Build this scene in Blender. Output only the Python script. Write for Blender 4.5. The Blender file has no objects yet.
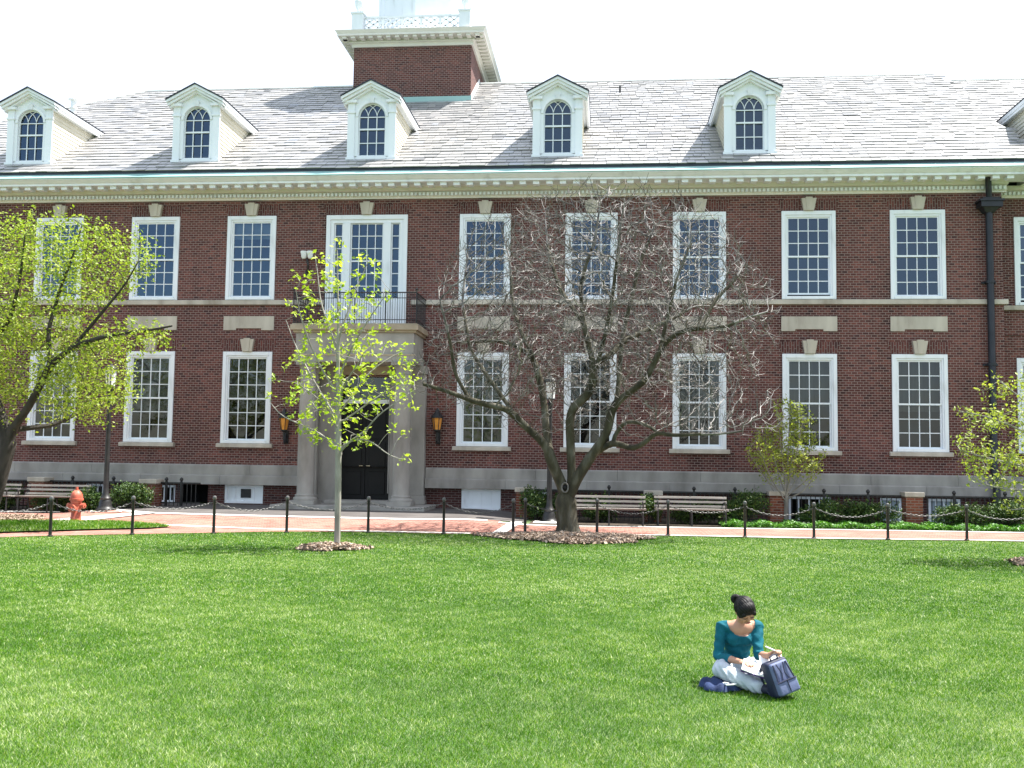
import bpy, bmesh, math, random
import numpy as np
from mathutils import Vector, Matrix

random.seed(7)
RNG = np.random.default_rng(11)
scene = bpy.context.scene
COL = scene.collection

# ------------------------------------------------------------------ camera frame
F_PX, PITCH, YAW, ROLL, EYE = 1000.0, 0.07199, 0.09511, 0.013742, 1.78
_cy, _sy = math.cos(YAW), math.sin(YAW)
FWD = np.array([-_sy * math.cos(PITCH), _cy * math.cos(PITCH), math.sin(PITCH)])
_r = np.array([_cy, _sy, 0.0])
_u = np.cross(_r, FWD)
RGT = _r * math.cos(ROLL) + _u * math.sin(ROLL)
UPV = -_r * math.sin(ROLL) + _u * math.cos(ROLL)


def smooth(t):
    t = np.clip(t, 0, 1)
    return t * t * (3 - 2 * t)


def hgt(x, y):
    """ground height: the lawn is level and rises a little towards the entrance"""
    return 0.17 * smooth((np.asarray(y, float) - 22.8) / 4.5) * smooth((-1.2 - np.asarray(x, float)) / 3.0) * smooth((np.asarray(x, float) + 15.6) / 2.2)


def ray(px, py):
    return FWD + RGT * (px - 512) / F_PX - UPV * (py - 384) / F_PX


def at(px, py, Y):
    d = ray(px, py)
    return d * Y / d[1] + np.array([0, 0, EYE])


def G(px, py, dz=0.0):
    """point of the ground seen at a given spot"""
    d = ray(px, py)
    z = 0.0
    for _ in range(12):
        p = d * (z + dz - EYE) / d[2]
        z = float(hgt(p[0], p[1]))
    return np.array([p[0], p[1], z + dz])


# ------------------------------------------------------------------ objects
WLOC = {}


def tag(o, label=None, cat=None, group=None, kind=None):
    if label: o["label"] = label
    if cat: o["category"] = cat
    if group: o["group"] = group
    if kind: o["kind"] = kind
    return o


def empty(name, loc, label=None, cat=None, group=None, rz=0.0):
    o = bpy.data.objects.new(name, None)
    COL.objects.link(o)
    o.empty_display_size = 0.2
    o.location = Vector([float(c) for c in loc])
    o.rotation_euler = (0, 0, rz)
    WLOC[o] = Vector(o.location)
    return tag(o, label, cat, group)


def link_mesh(name, me, mats, parent=None, origin=None):
    o = bpy.data.objects.new(name, me)
    COL.objects.link(o)
    for m in (mats if isinstance(mats, (list, tuple)) else [mats]):
        me.materials.append(m)
    base = WLOC.get(parent, Vector((0, 0, 0))) if parent else Vector((0, 0, 0))
    org = Vector([float(c) for c in origin]) if origin is not None else base.copy()
    me.transform(Matrix.Translation(-org))
    o.location = org - base
    if parent: o.parent = parent
    WLOC[o] = org
    return o


class MB:
    """collects boxes, prisms, tubes and lathes in world coordinates; build() links ONE mesh"""

    def __init__(s):
        s.v, s.f, s.t, s.tint = [], [], 0.5, []

    def face(s, pts):
        i = len(s.v)
        s.v.extend([tuple(float(c) for c in p) for p in pts])
        s.f.append(tuple(range(i, i + len(pts))))
        s.tint.append(s.t)

    def idx(s, verts, faces):
        i = len(s.v)
        s.v.extend([tuple(float(c) for c in p) for p in verts])
        for f in faces:
            s.f.append(tuple(i + k for k in f))
            s.tint.append(s.t)

    def box(s, x0, x1, y0, y1, z0, z1):
        s.idx([(x0, y0, z0), (x1, y0, z0), (x1, y1, z0), (x0, y1, z0), (x0, y0, z1), (x1, y0, z1), (x1, y1, z1), (x0, y1, z1)],
              [(0, 3, 2, 1), (4, 5, 6, 7), (0, 1, 5, 4), (1, 2, 6, 5), (2, 3, 7, 6), (3, 0, 4, 7)])

    def hexa(s, b, t):
        """b, t: four bottom and four top corners"""
        s.idx(list(b) + list(t), [(0, 3, 2, 1), (4, 5, 6, 7), (0, 1, 5, 4), (1, 2, 6, 5), (2, 3, 7, 6), (3, 0, 4, 7)])

    def prism(s, prof, axis, a, b, caps=True):
        """closed profile (list of 2D) swept along an axis from a to b"""
        def p3(q, t):
            return {'x': (t, q[0], q[1]), 'y': (q[0], t, q[1]), 'z': (q[0], q[1], t)}[axis]
        n = len(prof)
        V = [p3(q, a) for q in prof] + [p3(q, b) for q in prof]
        Fs = [(k, (k + 1) % n, n + (k + 1) % n, n + k) for k in range(n)]
        if caps: Fs += [tuple(range(n - 1, -1, -1)), tuple(range(n, 2 * n))]
        s.idx(V, Fs)

    def lathe(s, prof, c, n=16, axis='z', cap=True):
        """prof: list of (radius, height) about a point"""
        V, Fs = [], []
        for r, h in prof:
            for k in range(n):
                a = 2 * math.pi * k / n
                p = (r * math.cos(a), r * math.sin(a), h)
                if axis == 'x': p = (p[2], p[0], p[1])
                if axis == 'y': p = (p[0], p[2], p[1])
                V.append((c[0] + p[0], c[1] + p[1], c[2] + p[2]))
        m = len(prof)
        for j in range(m - 1):
            for k in range(n):
                k2 = (k + 1) % n
                Fs.append((j * n + k, j * n + k2, (j + 1) * n + k2, (j + 1) * n + k))
        if cap:
            Fs.append(tuple(range(n - 1, -1, -1)))
            Fs.append(tuple((m - 1) * n + k for k in range(n)))
        s.idx(V, Fs)

    def tube(s, pts, rad, n=6, cap=True):
        pts = [np.array(p, float) for p in pts]
        if not isinstance(rad, (list, tuple, np.ndarray)): rad = [rad] * len(pts)
        V, Fs = [], []
        ref = None
        for i, p in enumerate(pts):
            d = pts[min(i + 1, len(pts) - 1)] - pts[max(i - 1, 0)]
            d = d / (np.linalg.norm(d) + 1e-9)
            if ref is None:
                ref = np.cross(d, (0, 0, 1)) if abs(d[2]) < .9 else np.cross(d, (1, 0, 0))
            ref = ref - d * ref.dot(d)
            ref = ref / (np.linalg.norm(ref) + 1e-9)
            b = np.cross(d, ref)
            for k in range(n):
                a = 2 * math.pi * k / n
                V.append(p + rad[i] * (math.cos(a) * ref + math.sin(a) * b))
        for i in range(len(pts) - 1):
            for k in range(n):
                k2 = (k + 1) % n
                Fs.append((i * n + k, i * n + k2, (i + 1) * n + k2, (i + 1) * n + k))
        if cap:
            Fs.append(tuple(range(n - 1, -1, -1)))
            Fs.append(tuple((len(pts) - 1) * n + k for k in range(n)))
        s.idx(V, Fs)

    def build(s, name, mat, parent=None, origin=None, smooth=False, bevel=0.0):
        me = bpy.data.meshes.new(name)
        me.from_pydata(s.v, [], s.f)
        at_ = me.attributes.new('tint', 'FLOAT', 'FACE')
        at_.data.foreach_set('value', np.array(s.tint, np.float32))
        bm = bmesh.new(); bm.from_mesh(me)
        bmesh.ops.recalc_face_normals(bm, faces=bm.faces)
        if bevel:
            bmesh.ops.bevel(bm, geom=[e for e in bm.edges if len(e.link_faces) == 2 and e.calc_face_angle(0) > .6], offset=bevel, segments=1, affect='EDGES', profile=.5)
        if smooth:
            for f in bm.faces: f.smooth = True
            for e in bm.edges:
                if len(e.link_faces) == 2 and e.calc_face_angle(0) > math.radians(40): e.smooth = False
        bm.to_mesh(me); bm.free()
        return link_mesh(name, me, mat, parent, origin)


def mesh_np(name, V, Fc, mat, parent=None, origin=None, tint=None, smooth=False):
    """big meshes from arrays; Fc is (n,3) or (n,4)"""
    V = np.asarray(V, np.float32); Fc = np.asarray(Fc, np.int32)
    me = bpy.data.meshes.new(name)
    k = Fc.shape[1]
    me.vertices.add(len(V)); me.vertices.foreach_set('co', V.ravel())
    me.loops.add(Fc.size); me.loops.foreach_set('vertex_index', Fc.ravel())
    me.polygons.add(len(Fc)); me.polygons.foreach_set('loop_start', np.arange(0, Fc.size, k, dtype=np.int32))
    me.update(calc_edges=True)
    if tint is not None:
        a = me.attributes.new('tint', 'FLOAT', 'FACE'); a.data.foreach_set('value', np.asarray(tint, np.float32))
    me.polygons.foreach_set('use_smooth', np.full(len(Fc), bool(smooth)))
    return link_mesh(name, me, mat, parent, origin)


def copy_thing(o, loc, label=None):
    """a copy of a thing with copies of its parts and their sub-parts"""
    c = o.copy(); COL.objects.link(c); c.location = Vector([float(q) for q in loc])
    if label: c["label"] = label
    for ch in o.children:
        p = ch.copy(); COL.objects.link(p); p.parent = c
        for g in ch.children:
            q = g.copy(); COL.objects.link(q); q.parent = p
    return c


def copy_part(o, loc_world, parent):
    c = o.copy(); COL.objects.link(c); c.parent = parent
    org = Vector([float(q) for q in loc_world]); c.location = org - WLOC[parent]; WLOC[c] = org
    for g in o.children:
        q = g.copy(); COL.objects.link(q); q.parent = c
    return c


# ------------------------------------------------------------------ materials
def new_mat(name):
    m = bpy.data.materials.new(name); m.use_nodes = True
    nt = m.node_tree; nt.nodes.clear()
    out = nt.nodes.new('ShaderNodeOutputMaterial')
    return m, nt, out


def N(nt, typ, **kw):
    n = nt.nodes.new(typ)
    for k, v in kw.items():
        if k.startswith('_'): setattr(n, k[1:], v)
        else: n.inputs[k.replace('__', ' ')].default_value = v
    return n


def rgba(c): return (c[0], c[1], c[2], 1.0)


def ramp(nt, fac, stops):
    r = nt.nodes.new('ShaderNodeValToRGB')
    e = r.color_ramp.elements
    while len(e) > 1: e.remove(e[-1])
    e[0].position, e[0].color = stops[0][0], rgba(stops[0][1])
    for p, c in stops[1:]:
        q = e.new(p); q.color = rgba(c)
    nt.links.new(fac, r.inputs[0])
    return r.outputs[0]


def mixc(nt, fac, a, b, typ='MIX'):
    m = nt.nodes.new('ShaderNodeMix'); m.data_type = 'RGBA'; m.blend_type = typ
    for sock, v in ((m.inputs[0], fac), (m.inputs[6], a), (m.inputs[7], b)):
        if hasattr(v, 'links'): nt.links.new(v, sock)
        elif isinstance(v, (tuple, list)): sock.default_value = rgba(v)
        else: sock.default_value = v
    return m.outputs[2]


def pmat(name, stops, rough=.6, scale=3.0, bump=0.0, bscale=30.0, spec=.4, metal=0.0, detail=4.0, stretch=None):
    """principled surface whose base colour wanders between the stops"""
    m, nt, out = new_mat(name)
    tc = N(nt, 'ShaderNodeTexCoord')
    vec = tc.outputs['Object']
    if stretch:
        mp = N(nt, 'ShaderNodeMapping'); mp.inputs['Scale'].default_value = stretch
        nt.links.new(vec, mp.inputs[0]); vec = mp.outputs[0]
    nz = N(nt, 'ShaderNodeTexNoise', Scale=scale, Detail=detail); nt.links.new(vec, nz.inputs['Vector'])
    if len(stops) == 1: stops = [(0.3, tuple(c * .88 for c in stops[0])), (0.7, tuple(c * 1.08 for c in stops[0]))]
    colr = ramp(nt, nz.outputs['Fac'], stops)
    b = N(nt, 'ShaderNodeBsdfPrincipled', Roughness=rough, Metallic=metal)
    b.inputs['Specular IOR Level'].default_value = spec
    nt.links.new(colr, b.inputs['Base Color'])
    if bump:
        n2 = N(nt, 'ShaderNodeTexNoise', Scale=bscale, Detail=3.0); nt.links.new(vec, n2.inputs['Vector'])
        bp = N(nt, 'ShaderNodeBump', Strength=bump, Distance=.02); nt.links.new(n2.outputs['Fac'], bp.inputs['Height'])
        nt.links.new(bp.outputs[0], b.inputs['Normal'])
    nt.links.new(b.outputs[0], out.inputs[0])
    return m


def brick_mat(name, c1, c2, mortar, bw=.215, bh=.073, ms=.010, soldier=False, flat=False, stain=.35, rough=.85):
    """brick laid in courses; u runs along the wall (x+y), v is the height"""
    m, nt, out = new_mat(name)
    geo = N(nt, 'ShaderNodeNewGeometry')
    sep = N(nt, 'ShaderNodeSeparateXYZ'); nt.links.new(geo.outputs['Position'], sep.inputs[0])
    cmb = N(nt, 'ShaderNodeCombineXYZ')
    if flat:
        nt.links.new(sep.outputs[0], cmb.inputs[0]); nt.links.new(sep.outputs[1], cmb.inputs[1])
    else:
        ad = N(nt, 'ShaderNodeMath', _operation='ADD'); nt.links.new(sep.outputs[0], ad.inputs[0]); nt.links.new(sep.outputs[1], ad.inputs[1])
        if soldier:
            nt.links.new(ad.outputs[0], cmb.inputs[1]); nt.links.new(sep.outputs[2], cmb.inputs[0])
        else:
            nt.links.new(ad.outputs[0], cmb.inputs[0]); nt.links.new(sep.outputs[2], cmb.inputs[1])
    br = N(nt, 'ShaderNodeTexBrick', Scale=1.0)
    br.inputs['Color1'].default_value = (0, 0, 0, 1); br.inputs['Color2'].default_value = (1, 1, 1, 1); br.inputs['Mortar'].default_value = (0, 0, 0, 1)
    br.inputs['Mortar Size'].default_value = ms; br.inputs['Mortar Smooth'].default_value = .25
    br.inputs['Brick Width'].default_value = bw; br.inputs['Row Height'].default_value = bh
    br.inputs['Bias'].default_value = 0.0
    nt.links.new(cmb.outputs[0], br.inputs['Vector'])
    mid = tuple((a + b) / 2 for a, b in zip(c1, c2))
    bc = ramp(nt, br.outputs['Color'], [(0.0, c1), (.18, tuple(x * .9 for x in mid)), (.6, mid), (1.0, c2)])
    nz = N(nt, 'ShaderNodeTexNoise', Scale=.55, Detail=5.0); nt.links.new(geo.outputs['Position'], nz.inputs['Vector'])
    st = ramp(nt, nz.outputs['Fac'], [(.3, (1 - stain, 1 - stain * 1.1, 1 - stain * 1.1)), (.55, (1, 1, 1)), (.75, (1.12, 1.1, 1.08))])
    bc = mixc(nt, 1.0, bc, st, 'MULTIPLY')
    mp = N(nt, 'ShaderNodeMapping'); mp.inputs['Scale'].default_value = (1.1, 1.1, .16); nt.links.new(geo.outputs['Position'], mp.inputs[0])
    n4 = N(nt, 'ShaderNodeTexNoise', Scale=1.4, Detail=5.0); nt.links.new(mp.outputs[0], n4.inputs['Vector'])
    s4 = ramp(nt, n4.outputs['Fac'], [(.30, (.58, .56, .56)), (.48, (1, 1, 1)), (.62, (1.0, 1.0, 1.0)), (.74, (1.45, 1.52, 1.55))])
    bc = mixc(nt, 1.0, bc, s4, 'MULTIPLY')
    n3 = N(nt, 'ShaderNodeTexNoise', Scale=25.0, Detail=2.0); nt.links.new(geo.outputs['Position'], n3.inputs['Vector'])
    g3 = ramp(nt, n3.outputs['Fac'], [(.3, (.8, .8, .8)), (.7, (1.15, 1.15, 1.15))])
    bc = mixc(nt, 1.0, bc, g3, 'MULTIPLY')
    colr = mixc(nt, br.outputs['Fac'], bc, mortar)
    b = N(nt, 'ShaderNodeBsdfPrincipled', Roughness=rough); b.inputs['Specular IOR Level'].default_value = .25
    nt.links.new(colr, b.inputs['Base Color'])
    iv = N(nt, 'ShaderNodeMath', _operation='SUBTRACT'); iv.inputs[0].default_value = 1.0; nt.links.new(br.outputs['Fac'], iv.inputs[1])
    bp = N(nt, 'ShaderNodeBump', Strength=.5, Distance=.008); nt.links.new(iv.outputs[0], bp.inputs['Height'])
    nt.links.new(bp.outputs[0], b.inputs['Normal'])
    nt.links.new(b.outputs[0], out.inputs[0])
    return m


def tint_mat(name, stops, rough=.5, spec=.4, trans=0.0, noise=0.0, nscale=.6, tcol=None):
    """colour picked per face by the stored tint (each slate, leaf or blade its own)"""
    m, nt, out = new_mat(name)
    a = N(nt, 'ShaderNodeAttribute', _attribute_name='tint')
    fac = a.outputs['Fac']
    if noise:
        geo = N(nt, 'ShaderNodeNewGeometry')
        nz = N(nt, 'ShaderNodeTexNoise', Scale=nscale, Detail=4.0); nt.links.new(geo.outputs['Position'], nz.inputs['Vector'])
        ma = N(nt, 'ShaderNodeMath', _operation='MULTIPLY_ADD'); nt.links.new(nz.outputs['Fac'], ma.inputs[0])
        ma.inputs[1].default_value = noise
        sb = N(nt, 'ShaderNodeMath', _operation='SUBTRACT'); nt.links.new(fac, sb.inputs[0]); sb.inputs[1].default_value = noise * .5
        nt.links.new(sb.outputs[0], ma.inputs[2]); fac = ma.outputs[0]
    colr = ramp(nt, fac, stops)
    b = N(nt, 'ShaderNodeBsdfPrincipled', Roughness=rough); b.inputs['Specular IOR Level'].default_value = spec
    nt.links.new(colr, b.inputs['Base Color'])
    last = b.outputs[0]
    if trans:
        t = N(nt, 'ShaderNodeBsdfTranslucent')
        tc = mixc(nt, 1.0, colr, tcol or (1.25, 1.3, .6), 'MULTIPLY'); nt.links.new(tc, t.inputs[0])
        mx = N(nt, 'ShaderNodeMixShader', Fac=trans); nt.links.new(last, mx.inputs[1]); nt.links.new(t.outputs[0], mx.inputs[2]); last = mx.outputs[0]
    nt.links.new(last, out.inputs[0])
    return m


def glass_mat(name, tr=(.7, .74, .76), ior=1.5, rough=.02):
    m, nt, out = new_mat(name)
    fr = N(nt, 'ShaderNodeFresnel', IOR=ior)
    geo = N(nt, 'ShaderNodeNewGeometry')
    nz = N(nt, 'ShaderNodeTexNoise', Scale=1.6, Detail=1.0); nt.links.new(geo.outputs['Position'], nz.inputs['Vector'])
    bp = N(nt, 'ShaderNodeBump', Strength=.12, Distance=.05); nt.links.new(nz.outputs['Fac'], bp.inputs['Height'])
    t = N(nt, 'ShaderNodeBsdfTransparent'); t.inputs[0].default_value = rgba(tr)
    g = N(nt, 'ShaderNodeBsdfGlossy', Roughness=rough); g.inputs[0].default_value = rgba((.48, .64, .82) if ior > 1.8 else (1, 1, 1)); nt.links.new(bp.outputs[0], g.inputs['Normal'])  # upper panes: the blue of reflected sky is tinted into the gloss
    mx = N(nt, 'ShaderNodeMixShader'); nt.links.new(fr.outputs[0], mx.inputs[0])
    nt.links.new(t.outputs[0], mx.inputs[1]); nt.links.new(g.outputs[0], mx.inputs[2])
    nt.links.new(mx.outputs[0], out.inputs[0])
    return m


M = {}
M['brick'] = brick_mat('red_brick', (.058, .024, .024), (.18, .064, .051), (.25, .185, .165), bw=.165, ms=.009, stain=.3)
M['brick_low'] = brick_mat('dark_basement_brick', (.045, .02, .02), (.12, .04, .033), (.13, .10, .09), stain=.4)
M['brick_pier'] = brick_mat('orange_pier_brick', (.12, .035, .022), (.27, .085, .048), (.25, .18, .14), stain=.2)
M['soldier'] = brick_mat('soldier_brick', (.06, .022, .022), (.155, .052, .043), (.19, .145, .13), stain=.2, soldier=True)
M['stone'] = pmat('pale_limestone', [(.28, (.29, .25, .20)), (.45, (.43, .385, .32)), (.7, (.53, .48, .40))], .8, 1.7, .15, 40, stretch=(1.6, 1.6, .5), detail=6.0)
M['stone_grey'] = pmat('grey_limestone', [(.28, (.19, .175, .155)), (.45, (.28, .26, .235)), (.7, (.385, .36, .325))], .8, 1.4, .15, 30, stretch=(1.3, 1.3, .5), detail=6.0)
M['stone_stain'] = pmat('stained_limestone', [(.3, (.30, .24, .17)), (.7, (.42, .35, .26))], .85, 2.5, .12, 40)
M['white'] = pmat('white_paint', [(.28, (.62, .64, .66)), (.42, (.75, .78, .81)), (.7, (.80, .825, .855))], .45, 1.6, stretch=(2, 2, .5), detail=6.0)
M['cream'] = pmat('cream_paint', [(.3, (.66, .63, .58)), (.7, (.74, .71, .66))], .55, 1.5)
M['clap'] = pmat('cream_clapboard', [(.3, (.62, .58, .47)), (.7, (.70, .66, .55))], .6, 1.5)
M['copper'] = pmat('weathered_copper', [(.3, (.22, .40, .38)), (.7, (.36, .52, .50))], .55, 1.2, stretch=(.3, 1, 1))
M['dark_gap'] = pmat('dark_slate_and_gap', [(.3, (.03, .035, .05)), (.7, (.05, .055, .075))], .8, 3)
M['slate'] = tint_mat('roof_slate', [(0, (.16, .16, .165)), (.25, (.24, .235, .235)), (.6, (.305, .296, .29)), (.85, (.36, .342, .327)), (1, (.30, .31, .335))], rough=.35, spec=1.0, noise=.3, nscale=.35)
M['glass'] = glass_mat('window_glass', ior=1.55); M['glass_up'] = glass_mat('sky_tinted_window_glass', ior=1.95)
M['room'] = pmat('dark_room', [(.3, (.016, .017, .018)), (.7, (.03, .032, .034))], .9, .8)
M['blind'] = pmat('grey_blind', [(.35, (.045, .046, .042)), (.65, (.085, .085, .076))], .8, 9, stretch=(1, 1, .05))
M['blind_pale'] = pmat('pale_blue_blind', [(.35, (.30, .36, .42)), (.65, (.4, .46, .5))], .8, 2)
M['iron'] = pmat('black_iron', [(.3, (.012, .012, .013)), (.7, (.03, .028, .027))], .45, 6, .05, 60)
M['iron_grey'] = pmat('galvanised_chain', [(.3, (.07, .068, .065)), (.7, (.16, .155, .15))], .5, 30, spec=.5, metal=.3)
M['pipe'] = pmat('black_downpipe_paint', [(.3, (.008, .01, .014)), (.7, (.02, .023, .03))], .45, 3)
M['door'] = pmat('black_door_paint', [(.3, (.004, .004, .0045)), (.7, (.009, .008, .008))], .5, 2, spec=.2)
M['brass'] = pmat('dull_brass', [(.3, (.35, .28, .16)), (.7, (.5, .42, .28))], .35, 10, metal=.8)
M['amber'] = pmat('amber_glass', [(.3, (.55, .20, .03)), (.7, (.75, .33, .06))], .25, 6)
M['frost'] = pmat('frosted_glass', [(.3, (.74, .76, .76)), (.7, (.82, .83, .82))], .3, 3)
M['wood'] = pmat('weathered_slats', [(.3, (.14, .125, .11)), (.7, (.26, .235, .21))], .7, 7, .25, 40, stretch=(.25, 2, 2))
M['hydrant'] = pmat('faded_red_paint', [(.3, (.42, .075, .04)), (.55, (.52, .12, .075)), (.75, (.60, .24, .17))], .5, 7, .08, 50)
M['paver'] = brick_mat('pink_brick_paving', (.25, .098, .07), (.41, .19, .145), (.33, .24, .20), bw=.21, bh=.105, ms=.008, flat=True, stain=.16)
M['paving_grey'] = pmat('shade_toned_flagstones', [(.3, (.075, .066, .062)), (.7, (.115, .103, .097))], .85, 1.5, .1, 20)  # grey paving, darkened further so the colour carries the building's shade
M['band'] = pmat('white_stone_edging', [(.3, (.56, .53, .49)), (.7, (.70, .67, .62))], .75, 2.5, .1, 25)
M['soil'] = pmat('dark_soil', [(.3, (.035, .026, .018)), (.7, (.085, .065, .045))], .95, 9, .5, 40)
M['bark'] = pmat('mossy_bark', [(.3, (.022, .019, .013)), (.5, (.055, .048, .028)), (.74, (.13, .12, .095))], .9, 5, .6, 26, stretch=(1, 1, .35))
M['twig'] = pmat('pale_twig_bark', [(.32, (.05, .043, .038)), (.5, (.125, .114, .104)), (.68, (.245, .225, .205))], .6, 3.5, spec=.5)
M['bark_dark'] = pmat('dark_brown_bark', [(.3, (.022, .019, .015)), (.7, (.06, .05, .042))], .9, 6, .4, 26, stretch=(1, 1, .4))
M['bark_young'] = pmat('grey_young_bark', [(.3, (.17, .155, .13)), (.7, (.32, .30, .26))], .8, 8, .2, 30, stretch=(1, 1, .3))
LT = (1.2, 1.25, .55)
M['leaf_young'] = tint_mat('bright_new_leaf', [(0, (.20, .30, .025)), (.5, (.34, .45, .04)), (1, (.50, .56, .08))], .45, .4, .45, tcol=LT)
M['leaf_left'] = tint_mat('yellow_green_leaf', [(0, (.13, .205, .02)), (.5, (.26, .345, .038)), (1, (.42, .47, .11))], .5, .4, .42, tcol=LT)
M['leaf_small'] = tint_mat('olive_leaf', [(0, (.15, .19, .025)), (.5, (.28, .34, .05)), (1, (.44, .46, .12))], .5, .4, .4, tcol=LT)
M['yew'] = tint_mat('dark_yew', [(0, (.012, .032, .006)), (.5, (.04, .085, .014)), (.85, (.085, .15, .025)), (1, (.17, .21, .045))], .55, .4, .15)
M['cover'] = tint_mat('bright_ground_cover', [(0, (.035, .11, .012)), (.5, (.07, .21, .02)), (1, (.16, .33, .05))], .45, .45, .25)
M['mulch'] = tint_mat('bark_mulch', [(0, (.17, .12, .085)), (.5, (.36, .27, .20)), (1, (.52, .42, .33))], .9, .2)

# ------------------------------------------------------------------ world, sun, camera
SUN = np.array([.47, .175, 1.0]); SUN = SUN / np.linalg.norm(SUN)
world = bpy.data.worlds.new("World"); scene.world = world; world.use_nodes = True
nt = world.node_tree; nt.nodes.clear()
wo = nt.nodes.new('ShaderNodeOutputWorld'); bg = nt.nodes.new('ShaderNodeBackground'); sk = nt.nodes.new('ShaderNodeTexSky')
sk.sky_type = 'NISHITA'; sk.sun_disc = False
sk.sun_elevation = math.asin(SUN[2]); sk.sun_rotation = math.atan2(SUN[0], SUN[1])
sk.air_density = 1.0; sk.dust_density = 1.2; sk.ozone_density = 2.0
bg.inputs[1].default_value = .15
# bright thin haze round the sun side of the sky, clearer blue away from it
wtc = nt.nodes.new('ShaderNodeTexCoord'); dp_ = nt.nodes.new('ShaderNodeVectorMath'); dp_.operation = 'DOT_PRODUCT'
nt.links.new(wtc.outputs['Generated'], dp_.inputs[0]); dp_.inputs[1].default_value = tuple(SUN)
mr = nt.nodes.new('ShaderNodeMapRange'); mr.interpolation_type = 'SMOOTHSTEP'
nt.links.new(dp_.outputs['Value'], mr.inputs[0])
for k_, v_ in zip((1, 2, 3, 4), (-.25, .28, .0, .85)): mr.inputs[k_].default_value = v_
hz = mixc(nt, mr.outputs[0], sk.outputs[0], (2.9, 3.15, 3.6))
nt.links.new(hz, bg.inputs[0]); nt.links.new(bg.outputs[0], wo.inputs[0])
sl = bpy.data.lights.new('sun', 'SUN'); sl.energy = 5.0; sl.angle = math.radians(.53); sl.color = (1.0, .97, .915)
so = bpy.data.objects.new('sun', sl); COL.objects.link(so)
so.rotation_euler = Vector((-SUN[0], -SUN[1], -SUN[2])).to_track_quat('-Z', 'Y').to_euler(); so.location = (20, 10, 40)

cd = bpy.data.cameras.new('camera'); cd.sensor_width = 36.0; cd.lens = F_PX / 1024 * 36; cd.clip_end = 2000; cd.clip_start = .1
co = bpy.data.objects.new('camera', cd); COL.objects.link(co)
co.matrix_world = Matrix(((RGT[0], UPV[0], -FWD[0], 0), (RGT[1], UPV[1], -FWD[1], 0), (RGT[2], UPV[2], -FWD[2], EYE), (0, 0, 0, 1)))
scene.camera = co
scene.view_settings.view_transform = 'Standard'; scene.view_settings.look = 'None'
scene.view_settings.exposure = 1.5; scene.view_settings.gamma = 1.0
scene.cycles.max_bounces = 6; scene.cycles.transparent_max_bounces = 12
scene.cycles.use_denoising = True

# ------------------------------------------------------------------ ground, paths
def sheet(name, xs, ynear, yfar, off, mat, rows=6, kind='structure'):
    """a ground sheet between two edges y(x), following the ground"""
    V, Fc = [], []
    for x in xs:
        a, b = float(ynear(x)), float(yfar(x))
        for j in range(rows + 1):
            y = a + (b - a) * j / rows
            V.append((x, y, float(hgt(x, y)) + off))
    n = rows + 1
    for i in range(len(xs) - 1):
        for j in range(rows):
            Fc.append((i * n + j, (i + 1) * n + j, (i + 1) * n + j + 1, i * n + j + 1))
    o = mesh_np(name, V, Fc, mat, smooth=True)
    return tag(o, kind=kind)


def poly(pxs):
    P = np.array([G(*p) for p in pxs])
    return P


def yfun(P):
    o = np.argsort(P[:, 0])
    return lambda x: np.interp(x, P[o, 0], P[o, 1])


# one sheet of turf out to the horizon
m, nt, out = new_mat('turf')
geo = N(nt, 'ShaderNodeNewGeometry')
n1 = N(nt, 'ShaderNodeTexNoise', Scale=.5, Detail=6.0); nt.links.new(geo.outputs['Position'], n1.inputs['Vector'])
n2 = N(nt, 'ShaderNodeTexNoise', Scale=45.0, Detail=3.0); nt.links.new(geo.outputs['Position'], n2.inputs['Vector'])
ca = ramp(nt, n2.outputs['Fac'], [(.3, (.035, .065, .015)), (.5, (.06, .11, .025)), (.7, (.10, .16, .045))])
cb = ramp(nt, n1.outputs['Fac'], [(.35, (.85, .95, .8)), (.65, (1.2, 1.1, 1.2))])
cc = mixc(nt, 1.0, ca, cb, 'MULTIPLY')
b = N(nt, 'ShaderNodeBsdfPrincipled', Roughness=.8); nt.links.new(cc, b.inputs['Base Color'])
bp = N(nt, 'ShaderNodeBump', Strength=.8, Distance=.03); nt.links.new(n2.outputs['Fac'], bp.inputs['Height']); nt.links.new(bp.outputs[0], b.inputs['Normal'])
nt.links.new(b.outputs[0], out.inputs[0]); M['turf'] = m

gx = np.unique(np.concatenate([np.linspace(-400, -40, 10), np.linspace(-40, 20, 121), np.linspace(20, 400, 10)]))
gy = np.unique(np.concatenate([np.linspace(-300, 0, 8), np.linspace(0, 36, 73), np.linspace(36, 700, 12)]))
GX, GY = np.meshgrid(gx, gy)
GZ = hgt(GX, GY)
V = np.stack([GX, GY, GZ], -1).reshape(-1, 3)
nx = len(gx)
ii, jj = np.meshgrid(np.arange(nx - 1), np.arange(len(gy) - 1))
q = (jj * nx + ii).ravel()
ground = tag(mesh_np('lawn', V, np.stack([q, q + 1, q + nx + 1, q + nx], 1), M['turf'], smooth=True), kind='structure')

EDGE_PX = [(-260, 545), (-120, 541), (-60, 539.5), (0, 537.5), (50, 536), (132, 534.3), (213, 533), (256, 532), (290, 531.7), (368, 532.3), (443, 534), (513, 534.8), (597, 535.5), (668, 536.3), (745, 537.8), (814, 539.2), (888, 540.2), (967, 541), (1024, 542), (1120, 545)]
EDGE = poly(EDGE_PX); lawn_edge = yfun(EDGE)
XL, XR = -24.0, 13.2
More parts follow.
